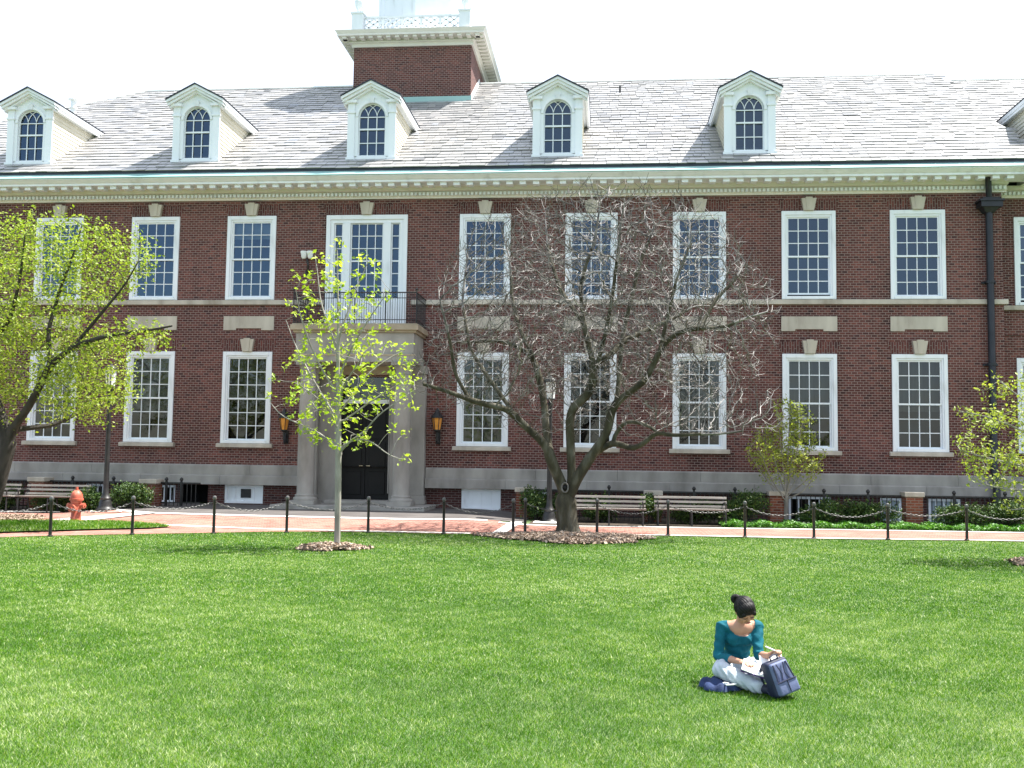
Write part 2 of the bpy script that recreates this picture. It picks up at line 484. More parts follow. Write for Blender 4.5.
# sheet stack: pavement (8 mm) < bands (12 mm)
FAR_R = poly([(490, 521.5), (522, 524.5), (640, 527), (735, 528.6), (870, 530.4), (1024, 533), (1120, 535)]); far_r = yfun(FAR_R)
XJ = -2.75
xs_l = np.linspace(XL, XJ, 60); xs_r = np.linspace(XJ, XR, 50)
UP_L = poly([(-200, 511), (60, 512.5), (150, 513.2), (256, 516), (420, 519.6), (500, 521.8)]); up_l = yfun(UP_L)
sheet('brick_path', xs_l, lambda x: lawn_edge(x), lambda x: 30.2, .008, M['paver'])
sheet('brick_path', xs_r, lambda x: lawn_edge(x), lambda x: far_r(x), .008, M['paver'])
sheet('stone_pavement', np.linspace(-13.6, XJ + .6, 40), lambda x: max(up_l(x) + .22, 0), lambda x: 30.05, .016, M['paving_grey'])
sheet('path_edging', np.linspace(-13.3, XJ - .32, 40), lambda x: up_l(x) - .13, lambda x: up_l(x) + .15, .020, M['band'], 1)
LOW_L = poly([(138, 524.2), (180, 526.3), (256, 529.3), (340, 531.4), (440, 533.4), (491, 534.6)]); low_l = yfun(LOW_L)
sheet('path_edging', np.linspace(LOW_L[0][0], XJ - .32, 40), lambda x: low_l(x) - .08, lambda x: low_l(x) + .16, .020, M['band'], 1)
sheet('path_edging', xs_r, lambda x: far_r(x) - .27, lambda x: far_r(x) + .02, .020, M['band'], 1)
sheet('path_edging', xs_r, lambda x: lawn_edge(x) + .02, lambda x: lawn_edge(x) + .22, .020, M['band'], 1)
# cross slab where the two walks meet
A, B_, C_, D_ = G(489, 535.3), G(503, 535.3), G(522.5, 522.8), G(511, 522.5)
mb = MB(); mb.face([tuple(p[:2]) + (p[2] + .024,) for p in (A, B_, C_, D_)]); tag(mb.build('path_edging', M['band']), kind='structure')
# diagonal slab by the left lamp
mb = MB()
for a, b_, c, d in [((40, 521.5), (84, 521.8), (158, 513.3), (135, 513.2)), ((92, 509.5), (118, 509.5), (122, 512.6), (90, 512.6)), ((0, 511.8), (60, 512), (60, 513.2), (0, 513))]:
    mb.face([tuple(p[:2]) + (p[2] + .028,) for p in (G(*a), G(*b_), G(*c), G(*d))])
tag(mb.build('path_edging', M['band']), kind='structure')

# grass island beside the hydrant
ISL = [(-160, 526), (0, 522.6), (60, 522.3), (110, 522.8), (140, 524.3), (160, 526.2), (171, 528), (150, 529.4), (100, 530.6), (50, 532.2), (0, 533.8), (-160, 540)]
ISLP = poly(ISL)
def fan(name, P, off, mat):
    c = P.mean(0); V = [(c[0], c[1], float(hgt(c[0], c[1])) + off)] + [(p[0], p[1], float(hgt(p[0], p[1])) + off) for p in P]
    n = len(P)
    return tag(mesh_np(name, V, [(0, 1 + k, 1 + (k + 1) % n) for k in range(n)], mat), kind='structure')
fan('grass_island', ISLP, .045, M['turf'])
# soil beds
sheet('planting_bed', np.linspace(XJ + .75, XR, 40), lambda x: far_r(x) + .02, lambda x: 29.8, .012, M['soil'])
sheet('planting_bed', np.linspace(XL, -13.65, 24), lambda x: up_l(x) + .5, lambda x: 29.8, .024, M['soil'])

def inside(P, x, y):
    n = len(P); r = np.zeros(x.shape, bool)
    for i in range(n):
        x1, y1 = P[i][0], P[i][1]; x2, y2 = P[(i + 1) % n][0], P[(i + 1) % n][1]
        if y1 == y2: continue
        c = ((y1 > y) != (y2 > y)) & (x < (x2 - x1) * (y - y1) / (y2 - y1) + x1)
        r ^= c
    return r


MULCH = [(G(570, 538.7)[:2], 1.75, 1.2), (G(331, 548.8)[:2], .64, .55), (np.array([8.35, 18.75]), 1.3, .62), (np.array([-15.7, 24.2]), 1.5, 1.1)]
def in_mulch(x, y, grow=0.0):
    r = np.zeros(x.shape, bool)
    for c, a, b_ in MULCH:
        w = 1 + .16 * np.sin(3 * np.arctan2(y - c[1], x - c[0]) + c[0])+ .07 * np.sin(7 * np.arctan2(y - c[1], x - c[0]))
        r |= ((x - c[0]) / (a * w + grow)) ** 2 + ((y - c[1]) / (b_ * w + grow)) ** 2 < 1
    return r


def blades(n_try, y0, y1, hmin, hmax, w0, seed):
    rg = np.random.default_rng(seed)
    Y = rg.uniform(y0, y1, n_try)
    half = .60 * Y + 1.0
    X = -.095 * Y + rg.uniform(-1, 1, n_try) * half
    ok = (Y < lawn_edge(X) - .03 + rg.normal(0, .03, n_try)) & ~in_mulch(X, Y, rg.normal(0, .05, n_try))
    return X[ok], Y[ok]


def make_blades(X, Y, h0, h1, wk, seed, zoff=0.0):
    rg = np.random.default_rng(seed)
    n = len(X)
    H = rg.uniform(h0, h1, n); W = wk * rg.uniform(.7, 1.3, n)
    a = rg.uniform(0, 2 * np.pi, n); ln = rg.uniform(.2, 1.3, n) * H; b_ = rg.uniform(0, 2 * np.pi, n)
    Z = hgt(X, Y) + zoff
    base = np.stack([X, Y, Z - .005], 1)
    d = np.stack([np.cos(a) * W, np.sin(a) * W, np.zeros(n)], 1)
    tip = base + np.stack([np.cos(b_) * ln, np.sin(b_) * ln, H], 1)
    V = np.stack([base - d, base + d, tip], 1).reshape(-1, 3)
    Fc = np.arange(3 * n).reshape(n, 3)
    # mown lawns are patchy: lighter swathes with a tinted-in sheen, and darker tufts
    s = (np.sin(X * .9 + 1.3 * np.sin(Y * .55)) + np.sin(Y * 1.35 + 1.1 * np.sin(X * .7 + 2)) + np.sin((X + Y) * 2.6 + np.sin(X * 3.1)) * .7) / 2.7
    s2 = np.sin(X * 5.3 + 2 * np.sin(Y * 3.1)) * np.sin(Y * 6.1 + 2 * np.sin(X * 2.7 + 1)) + .6 * np.sin(X * 11 + Y * 4) * np.sin(Y * 13 - X * 3)
    t = np.clip(.47 + .13 * s + .09 * s2 + rg.normal(0, .24, n), 0, 1)
    dry_glint = rg.random(n) < (.03 + .10 * np.clip(s, 0, 1) + .10 * np.clip(s2, 0, 1)); t[dry_glint] = rg.uniform(.88, 1, dry_glint.sum())  # palest tints: straw blades plus whitish glints put in as colour
    return V, Fc, t


M['grass'] = tint_mat('grass_blade', [(0, (.020, .078, .002)), (.4, (.062, .178, .003)), (.72, (.135, .26, .009)), (.86, (.27, .37, .045)), (1, (.60, .63, .40))], .6, .16, .3, tcol=(1.2, 1.3, .5))
VV, TT = [], []
for i, (n_try, y0, y1, h0, h1, w) in enumerate([(480000, 4.4, 8, .014, .034, .0023), (440000, 8, 12, .014, .034, .0032), (330000, 12, 17, .014, .034, .0052), (280000, 17, 24.6, .014, .036, .008)]):
    X, Y = blades(n_try, y0, y1, h0, h1, w, 100 + i)
    V, Fc, t = make_blades(X, Y, h0, h1, w, 200 + i); VV.append(V); TT.append(t)
rg = np.random.default_rng(5)
ix = rg.uniform(ISLP[:, 0].min(), ISLP[:, 0].max(), 60000); iy = rg.uniform(ISLP[:, 1].min(), ISLP[:, 1].max(), 60000)
k = inside(ISLP, ix, iy) & ~in_mulch(ix, iy)
V, Fc, t = make_blades(ix[k], iy[k], .04, .08, .008, 77, .04); VV.append(V); TT.append(t)
V = np.concatenate(VV); t = np.concatenate(TT)
tag(mesh_np('grass', V, np.arange(len(V)).reshape(-1, 3), M['grass'], tint=t), 'short bright green mown grass of the lawn', 'grass', kind='stuff')

# mulch: loose chips round each trunk
VV, TT = [], []
mrows = []
for c, a, b_ in MULCH:
    n = int(5200 * a * b_)
    th = rg.uniform(0, 2 * np.pi, n); rr = np.sqrt(rg.random(n)) * (1 + .16 * np.sin(3 * th + c[0]) + .07 * np.sin(7 * th)) * rg.uniform(.9, 1.06, n)
    x = c[0] + a * rr * np.cos(th); y = c[1] + b_ * rr * np.sin(th)
    z = hgt(x, y) + .02 + .05 * np.clip(1 - rr ** 2, 0, 1) + rg.uniform(0, .03, n)
    s = rg.uniform(.015, .045, n); al = rg.uniform(0, np.pi, n)
    ex = np.stack([np.cos(al) * s, np.sin(al) * s, rg.normal(0, .012, n)], 1)
    ey = np.stack([-np.sin(al) * s * .45, np.cos(al) * s * .45, rg.normal(0, .012, n)], 1)
    P = np.stack([x, y, z], 1)
    VV.append(np.stack([P - ex - ey, P + ex - ey, P + ex + ey, P - ex + ey], 1).reshape(-1, 3)); TT.append(rg.random(n))
V = np.concatenate(VV)
tag(mesh_np('bark_mulch', V, np.arange(len(V)).reshape(-1, 4), M['mulch'], tint=np.concatenate(TT)), 'pale brown bark mulch ringing the tree trunks', 'mulch', kind='stuff')
mb = MB()
for c, a, b_ in MULCH:
    ring = []
    for k in range(40):
        th = 2 * math.pi * k / 40; w = 1 + .16 * math.sin(3 * th + c[0]) + .07 * math.sin(7 * th)
        x, y = c[0] + a * w * math.cos(th), c[1] + b_ * w * math.sin(th); ring.append((x, y, float(hgt(x, y)) + .022))
    top = [(c[0] + (p[0] - c[0]) * .5, c[1] + (p[1] - c[1]) * .5, float(hgt(c[0], c[1])) + .05) for p in ring]
    for k in range(40):
        k2 = (k + 1) % 40; mb.face([ring[k], ring[k2], top[k2], top[k]])
    mb.face(top)
tag(mb.build('mulch_mound', M['soil'], smooth=True), kind='structure')

# ------------------------------------------------------------------ the building
WY = 30.0
BX0, BX1 = -27.0, 11.45
CX = -7.36
hall = empty('brick_hall', (CX, WY, 0), 'long red brick hall with white sash windows, slate roof dormers and a brick tower', 'building')
BAYS = [-23.8, -20.6, -17.42, -14.24, -11.11, -3.75, -0.505, 2.723, 5.921, 9.051]
HW = .785
UZ, UT, LZ, LT_ = 6.525, 9.173, 2.064, 4.90


def wall_panel(mb, X0, X1, Z0, Z1, holes, y, deep):
    xs = sorted({X0, X1} | {h[0] for h in holes} | {h[1] for h in holes})
    zs = sorted({Z0, Z1} | {h[2] for h in holes} | {h[3] for h in holes})
    xs = [x for x in xs if X0 <= x <= X1]; zs = [z for z in zs if Z0 <= z <= Z1]
    for a, b_ in zip(xs, xs[1:]):
        for c, d in zip(zs, zs[1:]):
            mx, mz = (a + b_) / 2, (c + d) / 2
            if any(h[0] < mx < h[1] and h[2] < mz < h[3] for h in holes): continue
            mb.face([(a, y, c), (b_, y, c), (b_, y, d), (a, y, d)])
    for h in holes:
        a, b_, c, d = h
        mb.face([(a, y, c), (a, y + deep, c), (a, y + deep, d), (a, y, d)]); mb.face([(b_, y, c), (b_, y, d), (b_, y + deep, d), (b_, y + deep, c)])
        mb.face([(a, y, d), (a, y + deep, d), (b_, y + deep, d), (b_, y, d)]); mb.face([(a, y, c), (b_, y, c), (b_, y + deep, c), (a, y + deep, c)])


holes = []
for x in BAYS: holes += [(x - HW + .02, x + HW - .02, UZ + .02, UT - .02), (x - HW + .02, x + HW - .02, LZ + .02, LT_ - .02)]
CWX, CWH = -7.44, 1.28
holes.append((CWX - CWH + .02, CWX + CWH - .02, 5.66, UT - .02))
DHW = .78
holes.append((CX - DHW, CX + DHW, 1.4, 4.15))
mb = MB(); wall_panel(mb, BX0, BX1, 1.4, 9.80, holes, WY, .32)
mb.face([(BX1, WY, 1.4), (BX1, WY + .7, 1.4), (BX1, WY + .7, 9.8), (BX1, WY, 9.8)])
mb.face([(BX0, WY, -.2), (BX0, WY + 16.4, -.2), (BX0, WY + 16.4, 9.8), (BX0, WY, 9.8)])
mb.face([(BX0, WY + 16.4, -.2), (24, WY + 16.4, -.2), (24, WY + 16.4, 9.8), (BX0, WY + 16.4, 9.8)])
wall_o = mb.build('brick_wall', M['brick'], hall)
bas_h = [(-11.72, -10.50, .22, .78), (-4.35, -3.16, .15, .78), (9.25, 10.15, -.05, .72), (5.3, 6.5, -.05, .72), (-14.05, -13.3, .2, .74), (-16.2, -15.5, .2, .74), (7.9, 8.5, -.05, .72), (-2.45, -1.7, .1, .72), (-13.15, -12.25, .15, .765)]
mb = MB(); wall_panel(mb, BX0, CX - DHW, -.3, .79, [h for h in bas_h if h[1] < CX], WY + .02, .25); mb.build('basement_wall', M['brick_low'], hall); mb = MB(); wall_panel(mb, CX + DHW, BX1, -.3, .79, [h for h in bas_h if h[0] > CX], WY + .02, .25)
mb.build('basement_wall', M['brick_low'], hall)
# the wing set back at the right
WGY = 30.7
wing_w = [12.82, 16.0]
mb = MB(); hl = []
for x in wing_w: hl += [(x - HW + .02, x + HW - .02, UZ + .02 - .08, UT - .1), (x - HW + .02, x + HW - .02, LZ, LT_ - .05)]
wall_panel(mb, BX1 + .003, 24, 1.4, 9.8, hl, WGY, .32)
wall_panel(mb, BX1 + .003, 24, -.3, .79, [], WGY + .02, .25)
mb.face([(24, WGY, -.2), (24, WY + 16.4, -.2), (24, WY + 16.4, 9.8), (24, WGY, 9.8)])
mb.build('wing_wall', M['brick'], hall)
mb = MB(); mb.face([(BX0 + .3, 31.5, -.3), (23.8, 31.5, -.3), (23.8, 31.5, 9.8), (BX0 + .3, 31.5, 9.8)])
for z in (1.3, 5.55): mb.face([(BX0 + .3, 30.4, z), (23.8, 30.75, z), (23.8, 31.5, z), (BX0 + .3, 31.5, z)])
mb.build('dark_interior', M['room'], hall)

# stone base, string course, panels
def long_box(mb, x0, x1, y0, y1, z0, z1, gaps=()):
    cur = x0
    for a, b_ in sorted(gaps):
        if a > cur: mb.box(cur, a, y0, y1, z0, z1)
        cur = b_
    if cur < x1: mb.box(cur, x1, y0, y1, z0, z1)
ent = [(CX - 1.92, CX + 1.92)]
mb = MB()
for x0, x1 in ((BX0, CX - 1.92), (CX + 1.92, BX1 + .14)):
    n = max(1, round((x1 - x0) / 2.4)); w = (x1 - x0) / n
    for k in range(n):
        a, b_ = x0 + k * w, x0 + (k + 1) * w - .008
        mb.prism([(WY + .1, .79), (WY - .17, .79), (WY - .17, 1.055), (WY - .12, 1.085), (WY + .1, 1.085)], 'x', a, b_)
        mb.prism([(WY + .1, 1.088), (WY - .09, 1.088), (WY - .09, 1.36), (WY - .005, 1.405), (WY + .1, 1.405)], 'x', a + .9 if k else a, b_ + .9 if k < n - 1 else b_)
    mb.build('stone_base', M['stone_grey'], hall); mb = MB()
mb.prism([(WGY + .1, .79), (WGY - .17, .79), (WGY - .17, 1.07), (WGY - .08, 1.1), (WGY - .08, 1.37), (WGY + .1, 1.405)], 'x', BX1 + .145, 24)
mb.build('stone_base', M['stone_grey'], hall)
mb = MB()
for x0, x1 in ((BX0, CX - 1.36), (CX + 1.36, BX1 + .1)):
    mb.prism([(WY + .05, 6.37), (WY - .09, 6.37), (WY - .09, 6.50), (WY - .03, 6.522), (WY + .05, 6.522)], 'x', x0, x1)
mb.prism([(WGY + .05, 6.30), (WGY - .09, 6.30), (WGY - .09, 6.43), (WGY + .05, 6.45)], 'x', BX1 + .105, 24)
mb.build('string_course', M['stone'], hall)

# windows
def make_window(x, z0, z1, hw, cols, rows, fw=.20, blind=None, blind_z=.5, open_gap=0.0, y=WY, mats=('white', 'glass')):
    mb = MB()
    x0, x1 = x - hw, x + hw
    f = -.045
    mb.box(x0, x0 + fw * .55, y + f, y + .11, z0, z1); mb.box(x1 - fw * .55, x1, y + f, y + .11, z0, z1)
    mb.box(x0 + fw * .55, x1 - fw * .55, y + f, y + .11, z1 - fw * .6, z1); mb.box(x0 + fw * .55, x1 - fw * .55, y + f - .02, y + .13, z0, z0 + .09)
    g = .012
    mb.box(x0 + fw * .55, x0 + fw * .8, y - .015, y + .10, z0 + .09, z1 - fw * .6); mb.box(x1 - fw * .8, x1 - fw * .55, y - .015, y + .10, z0 + .09, z1 - fw * .6)
    mb.box(x0 + fw * .8, x1 - fw * .8, y - .015, y + .10, z1 - fw * .9, z1 - fw * .6)
    w = mb.build('window', M['white'], hall, origin=(x, y, z0), bevel=.006)
    ix0, ix1, iz0, iz1 = x0 + fw * .8, x1 - fw * .8, z0 + .09, z1 - fw * .9
    mid = (iz0 + iz1) / 2
    mb = MB()
    for (a, b_, yy, sh) in ((iz0 + open_gap, mid + .02, y + .07, 0), (mid - .02, iz1, y + .025, 0)):
        st = .045
        mb.box(ix0, ix0 + st, yy, yy + .04, a, b_); mb.box(ix1 - st, ix1, yy, yy + .04, a, b_)
        mb.box(ix0 + st, ix1 - st, yy, yy + .04, a, a + .05); mb.box(ix0 + st, ix1 - st, yy, yy + .04, b_ - .04, b_)
        gw = (ix1 - ix0 - 2 * st) / cols
        for c in range(1, cols):
            xc = ix0 + st + gw * c; mb.box(xc - .012, xc + .012, yy + .004, yy + .03, a + .05, b_ - .04)
        r = rows // 2; gh = (b_ - a - .09) / r
        for c in range(1, r):
            zc = a + .05 + gh * c; mb.box(ix0 + st, ix1 - st, yy + .002, yy + .032, zc - .012, zc + .012)
    mb.build('sash', M['white'], w, origin=(x, y, z0))
    mb = MB()
    mb.face([(ix0, y + .088, iz0 + open_gap), (ix1, y + .088, iz0 + open_gap), (ix1, y + .088, mid), (ix0, y + .088, mid)])
    mb.face([(ix0, y + .043, mid), (ix1, y + .043, mid), (ix1, y + .043, iz1), (ix0, y + .043, iz1)])
    mb.build('pane', M['glass_up' if z0 > 5 else 'glass'], w, origin=(x, y, z0))
    if blind:
        zb = iz1 - (iz1 - iz0) * blind_z
        mb = MB(); mb.box(ix0 + .01, ix1 - .01, y + .16, y + .175, zb, iz1)
        mb.build('blind', M[blind], w, origin=(x, y, z0))
    return w


up_blind = {-11.11: ('blind_pale', .22, 0), 5.921: (None, 0, .06), -17.42: (None, 0, 0)}
low_blind = {-14.24: .66, -11.11: .52, -3.75: 1.0, -.505: .45, 2.723: .70, 5.921: .53, 9.051: .58, -17.42: .85}
for x in BAYS:
    bl = up_blind.get(x, (None, 0, 0))
    make_window(x, UZ, UT, HW, 4, 6, blind=bl[0], blind_z=bl[1], open_gap=bl[2])
    w = make_window(x, LZ, LT_, HW, 4, 6, blind='blind', blind_z=low_blind.get(x, .5))
    mb = MB(); mb.prism([(WY + .08, LZ - .13), (WY - .13, LZ - .13), (WY - .13, LZ - .03), (WY - .05, LZ - .003), (WY + .08, LZ - .003)], 'x', x - HW - .1, x + HW + .1)
    mb.build('sill', M['stone'], w, origin=(x, WY, LZ))
for x in wing_w:
    make_window(x, UZ - .08, UT - .08, HW, 4, 6, y=WGY, open_gap=.08); make_window(x, LZ, LT_ - .03, HW, 4, 6, blind='blind', y=WGY)


def keystone(mb, x, z, h, y=WY):
    mb.hexa([(x - .15, y - .12, z), (x + .15, y - .12, z), (x + .15, y + .05, z), (x - .15, y + .05, z)],
            [(x - .22, y - .14, z + h), (x + .22, y - .14, z + h), (x + .22, y + .05, z + h), (x - .22, y + .05, z + h)])
    mb.hexa([(x - .06, y - .135, z), (x + .06, y - .135, z), (x + .06, y - .11, z), (x - .06, y - .11, z)],
            [(x - .10, y - .165, z + h + .03), (x + .10, y - .165, z + h + .03), (x + .10, y - .09, z + h + .03), (x - .10, y - .09, z + h + .03)])
for x in BAYS + [CWX]:
    for z, h in (((UT + .004), .36), ((LT_ + .004), .38)):
        if x == CWX and z < 6: continue
        mb = MB(); keystone(mb, x, z, h); mb.build('keystone', M['stone'], hall, origin=(x, WY, z))
        hw = HW if x != CWX else CWH
        for s in (-1, 1):
            mb = MB(); a, b_ = sorted((x + s * .24, x + s * (hw + .14))); a2, b2 = (a, x + hw) if s > 0 else (x - hw, b_)
            mb.face([(a2, WY - .004, z), (b2, WY - .004, z), (b_, WY - .004, z + h - .02), (a, WY - .004, z + h - .02)])
            mb.build('jack_arch', M['soldier'], hall, origin=(x, WY, z))
for x in wing_w:
    mb = MB(); keystone(mb, x, UT - .076, .36, WGY); mb.build('keystone', M['stone'], hall, origin=(x, WGY, UT))
for x in BAYS:
    mb = MB(); mb.prism([(x - HW - .02, 5.575), (x - HW + .38, 5.575), (x - HW + .38, 5.635), (x + HW - .38, 5.635), (x + HW - .38, 5.575), (x + HW + .02, 5.575), (x + HW + .02, 6.01), (x - HW - .02, 6.01)], 'y', WY - .035, WY + .05)
    mb.build('stone_panel', M['stone'], hall, origin=(x, WY, 5.6))

# the tall centre window over the porch
def centre_window():
    y = WY; x0, x1 = CWX - CWH, CWX + CWH; z0, z1 = 5.64, UT
    mb = MB()
    mb.box(x0, x0 + .13, y - .05, y + .11, z0, z1); mb.box(x1 - .13, x1, y - .05, y + .11, z0, z1); mb.box(x0 + .13, x1 - .13, y - .05, y + .11, z1 - .14, z1)
    mb.box(x0 + .13, x1 - .13, y - .01, y + .10, z1 - .25, z1 - .14)
    for a, b_ in ((.13, .24), (2 * CWH - .24, 2 * CWH - .13)): mb.box(x0 + a, x0 + b_, y - .01, y + .10, z0, z1 - .25)
    for a in (.52, 2 * CWH - .76): mb.box(x0 + a, x0 + a + .24, y - .03, y + .10, z0, z1 - .25)
    # white lower panels
    for a, b_ in ((.24, .52), (.76, 2 * CWH - .76), (2 * CWH - .52, 2 * CWH - .24)):
        mb.box(x0 + a, x0 + b_, y + .03, y + .10, z0, 6.56); mb.box(x0 + a + .06, x0 + b_ - .06, y + .012, y + .028, z0 + .15, 6.45)
    w = mb.build('window', M['white'], hall, origin=(CWX, y, z0), bevel=.006)
    mb = MB(); za, zb = 6.565, z1 - .255
    for a, b_, n in ((.245, .515, 1), (.765, 2 * CWH - .765, 4), (2 * CWH - .515, 2 * CWH - .245, 1)):
        mb.box(x0 + a, x0 + a + .035, y + .045, y + .08, za, zb); mb.box(x0 + b_ - .035, x0 + b_, y + .045, y + .08, za, zb)
        for k in range(7):
            zc = za + (zb - za) * k / 6; t = .022 if k in (0, 3, 6) else .012
            mb.box(x0 + a + .035, x0 + b_ - .035, y + .047, y + .078, max(za, zc - t), min(zb, zc + t))
        for k in range(1, n):
            xc = x0 + a + (b_ - a) * k / n; mb.box(xc - .012, xc + .012, y + .049, y + .076, za, zb)
    mb.build('sash', M['white'], w, origin=(CWX, y, z0))
    mb = MB(); mb.face([(x0 + .24, y + .085, za), (x1 - .24, y + .085, za), (x1 - .24, y + .085, zb), (x0 + .24, y + .085, zb)])
    mb.build('pane', M['glass_up'], w, origin=(CWX, y, z0))
centre_window()

# cornice: frieze, dentils, modillions, crown, copper gutter apron
mod_x = []
def cornice(x0, x1, y, fa=.55):
    mod_x.clear()
    mb = MB()
    mb.prism([(y + .05, 9.66), (y - .07, 9.66), (y - .07, 9.70), (y - .10, 9.73), (y - .10, 9.89), (y - .24, 9.92), (y - .24, 10.06), (y + .05, 10.06)], 'x', x0 + fa, x1 - .6)
    n = int((x1 - x0 - .6 - fa) / .125)
    mb2 = MB()
    for k in range(n):
        a = x0 + fa + k * .125; mb2.box(a + .02, a + .088, y - .185, y - .10, 9.745, 9.86)
    mb3 = MB()
    n = int((x1 - x0 - .5) / .40)
    for k in range(n):
        a = x0 + .3 + k * .40
        if -20.5 < a < 13.5:
            mod_x.append((a, y)); continue
        mb3.prism([(y - .42, 9.945), (y - .64, 9.925), (y - .71, 9.945), (y - .71, 10.057), (y - .42, 10.057)], 'x', a, a + .19)
    mb4 = MB()
    mb4.prism([(y + .05, 10.06), (y - .80, 10.06), (y - .80, 10.14), (y - .84, 10.15), (y - .93, 10.24), (y - .95, 10.25), (y - .95, 10.285), (y + .05, 10.285)], 'x', x0, x1)
    mb5 = MB()
    mb5.prism([(y - .99, 10.288), (y - .99, 10.305), (y - .80, 10.50), (y - .78, 10.50), (y - .78, 10.288)], 'x', x0 - .02, x1 + .02)
    for q_ in (mb, mb2, mb3, mb4, mb5): q_.v = [(a_, b_, 9.70 + (c_ - 9.70) * .82) for a_, b_, c_ in q_.v]
    return mb, mb2, mb3, mb4, mb5
for y, x0, x1 in ((WY, BX0 - .75, BX1 + .72), (WGY, BX1 + .725, 25)):
    a, b_, c, d, e = cornice(x0, x1, y, .55 if y == WY else -.59)
    co_ = a.build('cornice', M['cream'], hall, origin=(CX, y, 9.7)); tag(b_.build('dentils', M['white'], co_, origin=(CX, y, 9.7)), kind='stuff'); tag(c.build('modillions', M['white'], co_, origin=(CX, y, 9.7)), kind='stuff')  # whiter than the cream cornice: skylight on these faces is put into the colour
    zm = lambda z_: 9.70 + (z_ - 9.70) * .82
    m0 = None
    for a_, y_ in mod_x:
        if m0 is None:
            q_ = MB(); q_.prism([(y_ - .42, zm(9.945)), (y_ - .64, zm(9.925)), (y_ - .71, zm(9.945)), (y_ - .71, zm(10.057)), (y_ - .42, zm(10.057))], 'x', a_, a_ + .19)
            m0 = q_.build('modillion', M['white'], co_, origin=(a_, y_, zm(9.95)))
        else: copy_part(m0, (a_, y_, zm(9.95)), co_)
    d.build('crown_moulding', M['white'], co_, origin=(CX, y, 9.7)); e.build('gutter_apron', M['copper'], co_, origin=(CX, y, 9.7))

# roof: every slate its own small tilted tablet
SL = .66; SA = math.atan(SL); ca_, sa_ = math.cos(SA), math.sin(SA)
EY, EZ, RY = WY - .82, 10.455, 38.2
def rz(y, ey=EY): return EZ + SL * (y - ey)
mb = MB()
RX0 = BX0 - .75
hip = RY - EY
XM = BX1 + .72
mb.face([(RX0, EY, EZ - .04), (XM, EY, EZ - .04), (XM, RY, rz(RY) - .04), (RX0 + hip, RY, rz(RY) - .04)])
mb.face([(XM, EY, EZ - .04), (XM, EY + .7, EZ - .04), (XM, RY + .7, rz(RY) - .04), (XM, RY, rz(RY) - .04)])
mb.face([(XM, EY + .7, EZ - .04), (25, EY + .7, EZ - .04), (25, RY + .7, rz(RY) - .04), (XM, RY + .7, rz(RY) - .04)])
mb.face([(RX0 + hip, RY, rz(RY) - .04), (XM, RY, rz(RY) - .04), (XM, RY + .7, rz(RY) - .04), (25, RY + .7, rz(RY) - .04), (25, 2 * RY - EY, EZ - .04), (RX0, 2 * RY - EY, EZ - .04)])
mb.face([(RX0, EY, EZ - .04), (RX0 + hip, RY, rz(RY) - .04), (RX0, 2 * RY - EY, EZ - .04)])
mb.face([(25, EY, EZ - .04), (25, 2 * RY - EY, EZ - .04), (25, RY, rz(RY) - .04)])
roof_o = mb.build('roof', M['dark_gap'], hall, origin=(CX, EY, EZ))
mb = MB(); mb.box(RX0 + .02, BX1 + .72, EY + .003, EY + .12, 10.30, EZ + .0); mb.box(BX1 + .73, 25, EY + .70, EY + .8, 10.30, EZ)
mb.build('eave_shadow_gap', M['dark_gap'], roof_o, origin=(CX, EY, EZ))  # dark navy strip paints the shadow gap between gutter and slates
V, Fc, T = [], [], []
rs = random.Random(3)
exp = .315
def slates(xa, xb, ey, rows, hipx=None):
    for r in range(rows):
        s0 = r * exp - .02; sag = 0
        x = xa - rs.uniform(0, .3) + (hipx(r * exp * ca_) if hipx else 0)
        while x < xb:
            w = rs.choice((.24, .28, .32, .38, .46)); L = exp * 1.5
            th = rs.uniform(.016, .032); lift = rs.uniform(.020, .034); js = rs.choice((0, 0, 0, 0, rs.uniform(-.03, .02)))
            i = len(V)
            for (dx, ds, n) in ((.004, 0, lift), (w - .008, 0, lift), (w - .008, L, .002), (.004, L, .002), (.004, 0, lift + th), (w - .008, 0, lift + th), (w - .008, L, .006 + th * .3), (.004, L, .006 + th * .3)):
                s = s0 + js + ds
                V.append((x + dx, ey + s * ca_ - n * sa_, EZ - .04 + s * sa_ + n * ca_))
            for f in ((4, 5, 6, 7), (0, 1, 5, 4), (1, 2, 6, 5), (3, 0, 4, 7)): Fc.append(tuple(i + q for q in f))
            t = rs.gauss(.55, .2); T.extend([t] * 4)
            x += w
nrow = int(hip / ca_ / exp)
slates(RX0, BX1 + .72, EY, nrow + 1, lambda d: d)
slates(BX1 + .74, 19, EY + .7, nrow + 1)
mesh_np('slates', V, Fc, M['slate'], roof_o, origin=(CX, EY, EZ), tint=T)
# ridge roll
mb = MB(); mb.tube([(RX0 + hip, RY, rz(RY) + .02), (XM, RY, rz(RY) + .0)], .045, 8); mb.tube([(XM + .1, RY + .7, rz(RY) + .02), (25, RY + .7, rz(RY) + .0)], .045, 8); mb.tube([(RX0 + .05, EY + .05, EZ + .03), (RX0 + hip, RY, rz(RY) + .02)], .05, 8)
mb.build('ridge_cap', M['frost'], roof_o, origin=(CX, EY, EZ))
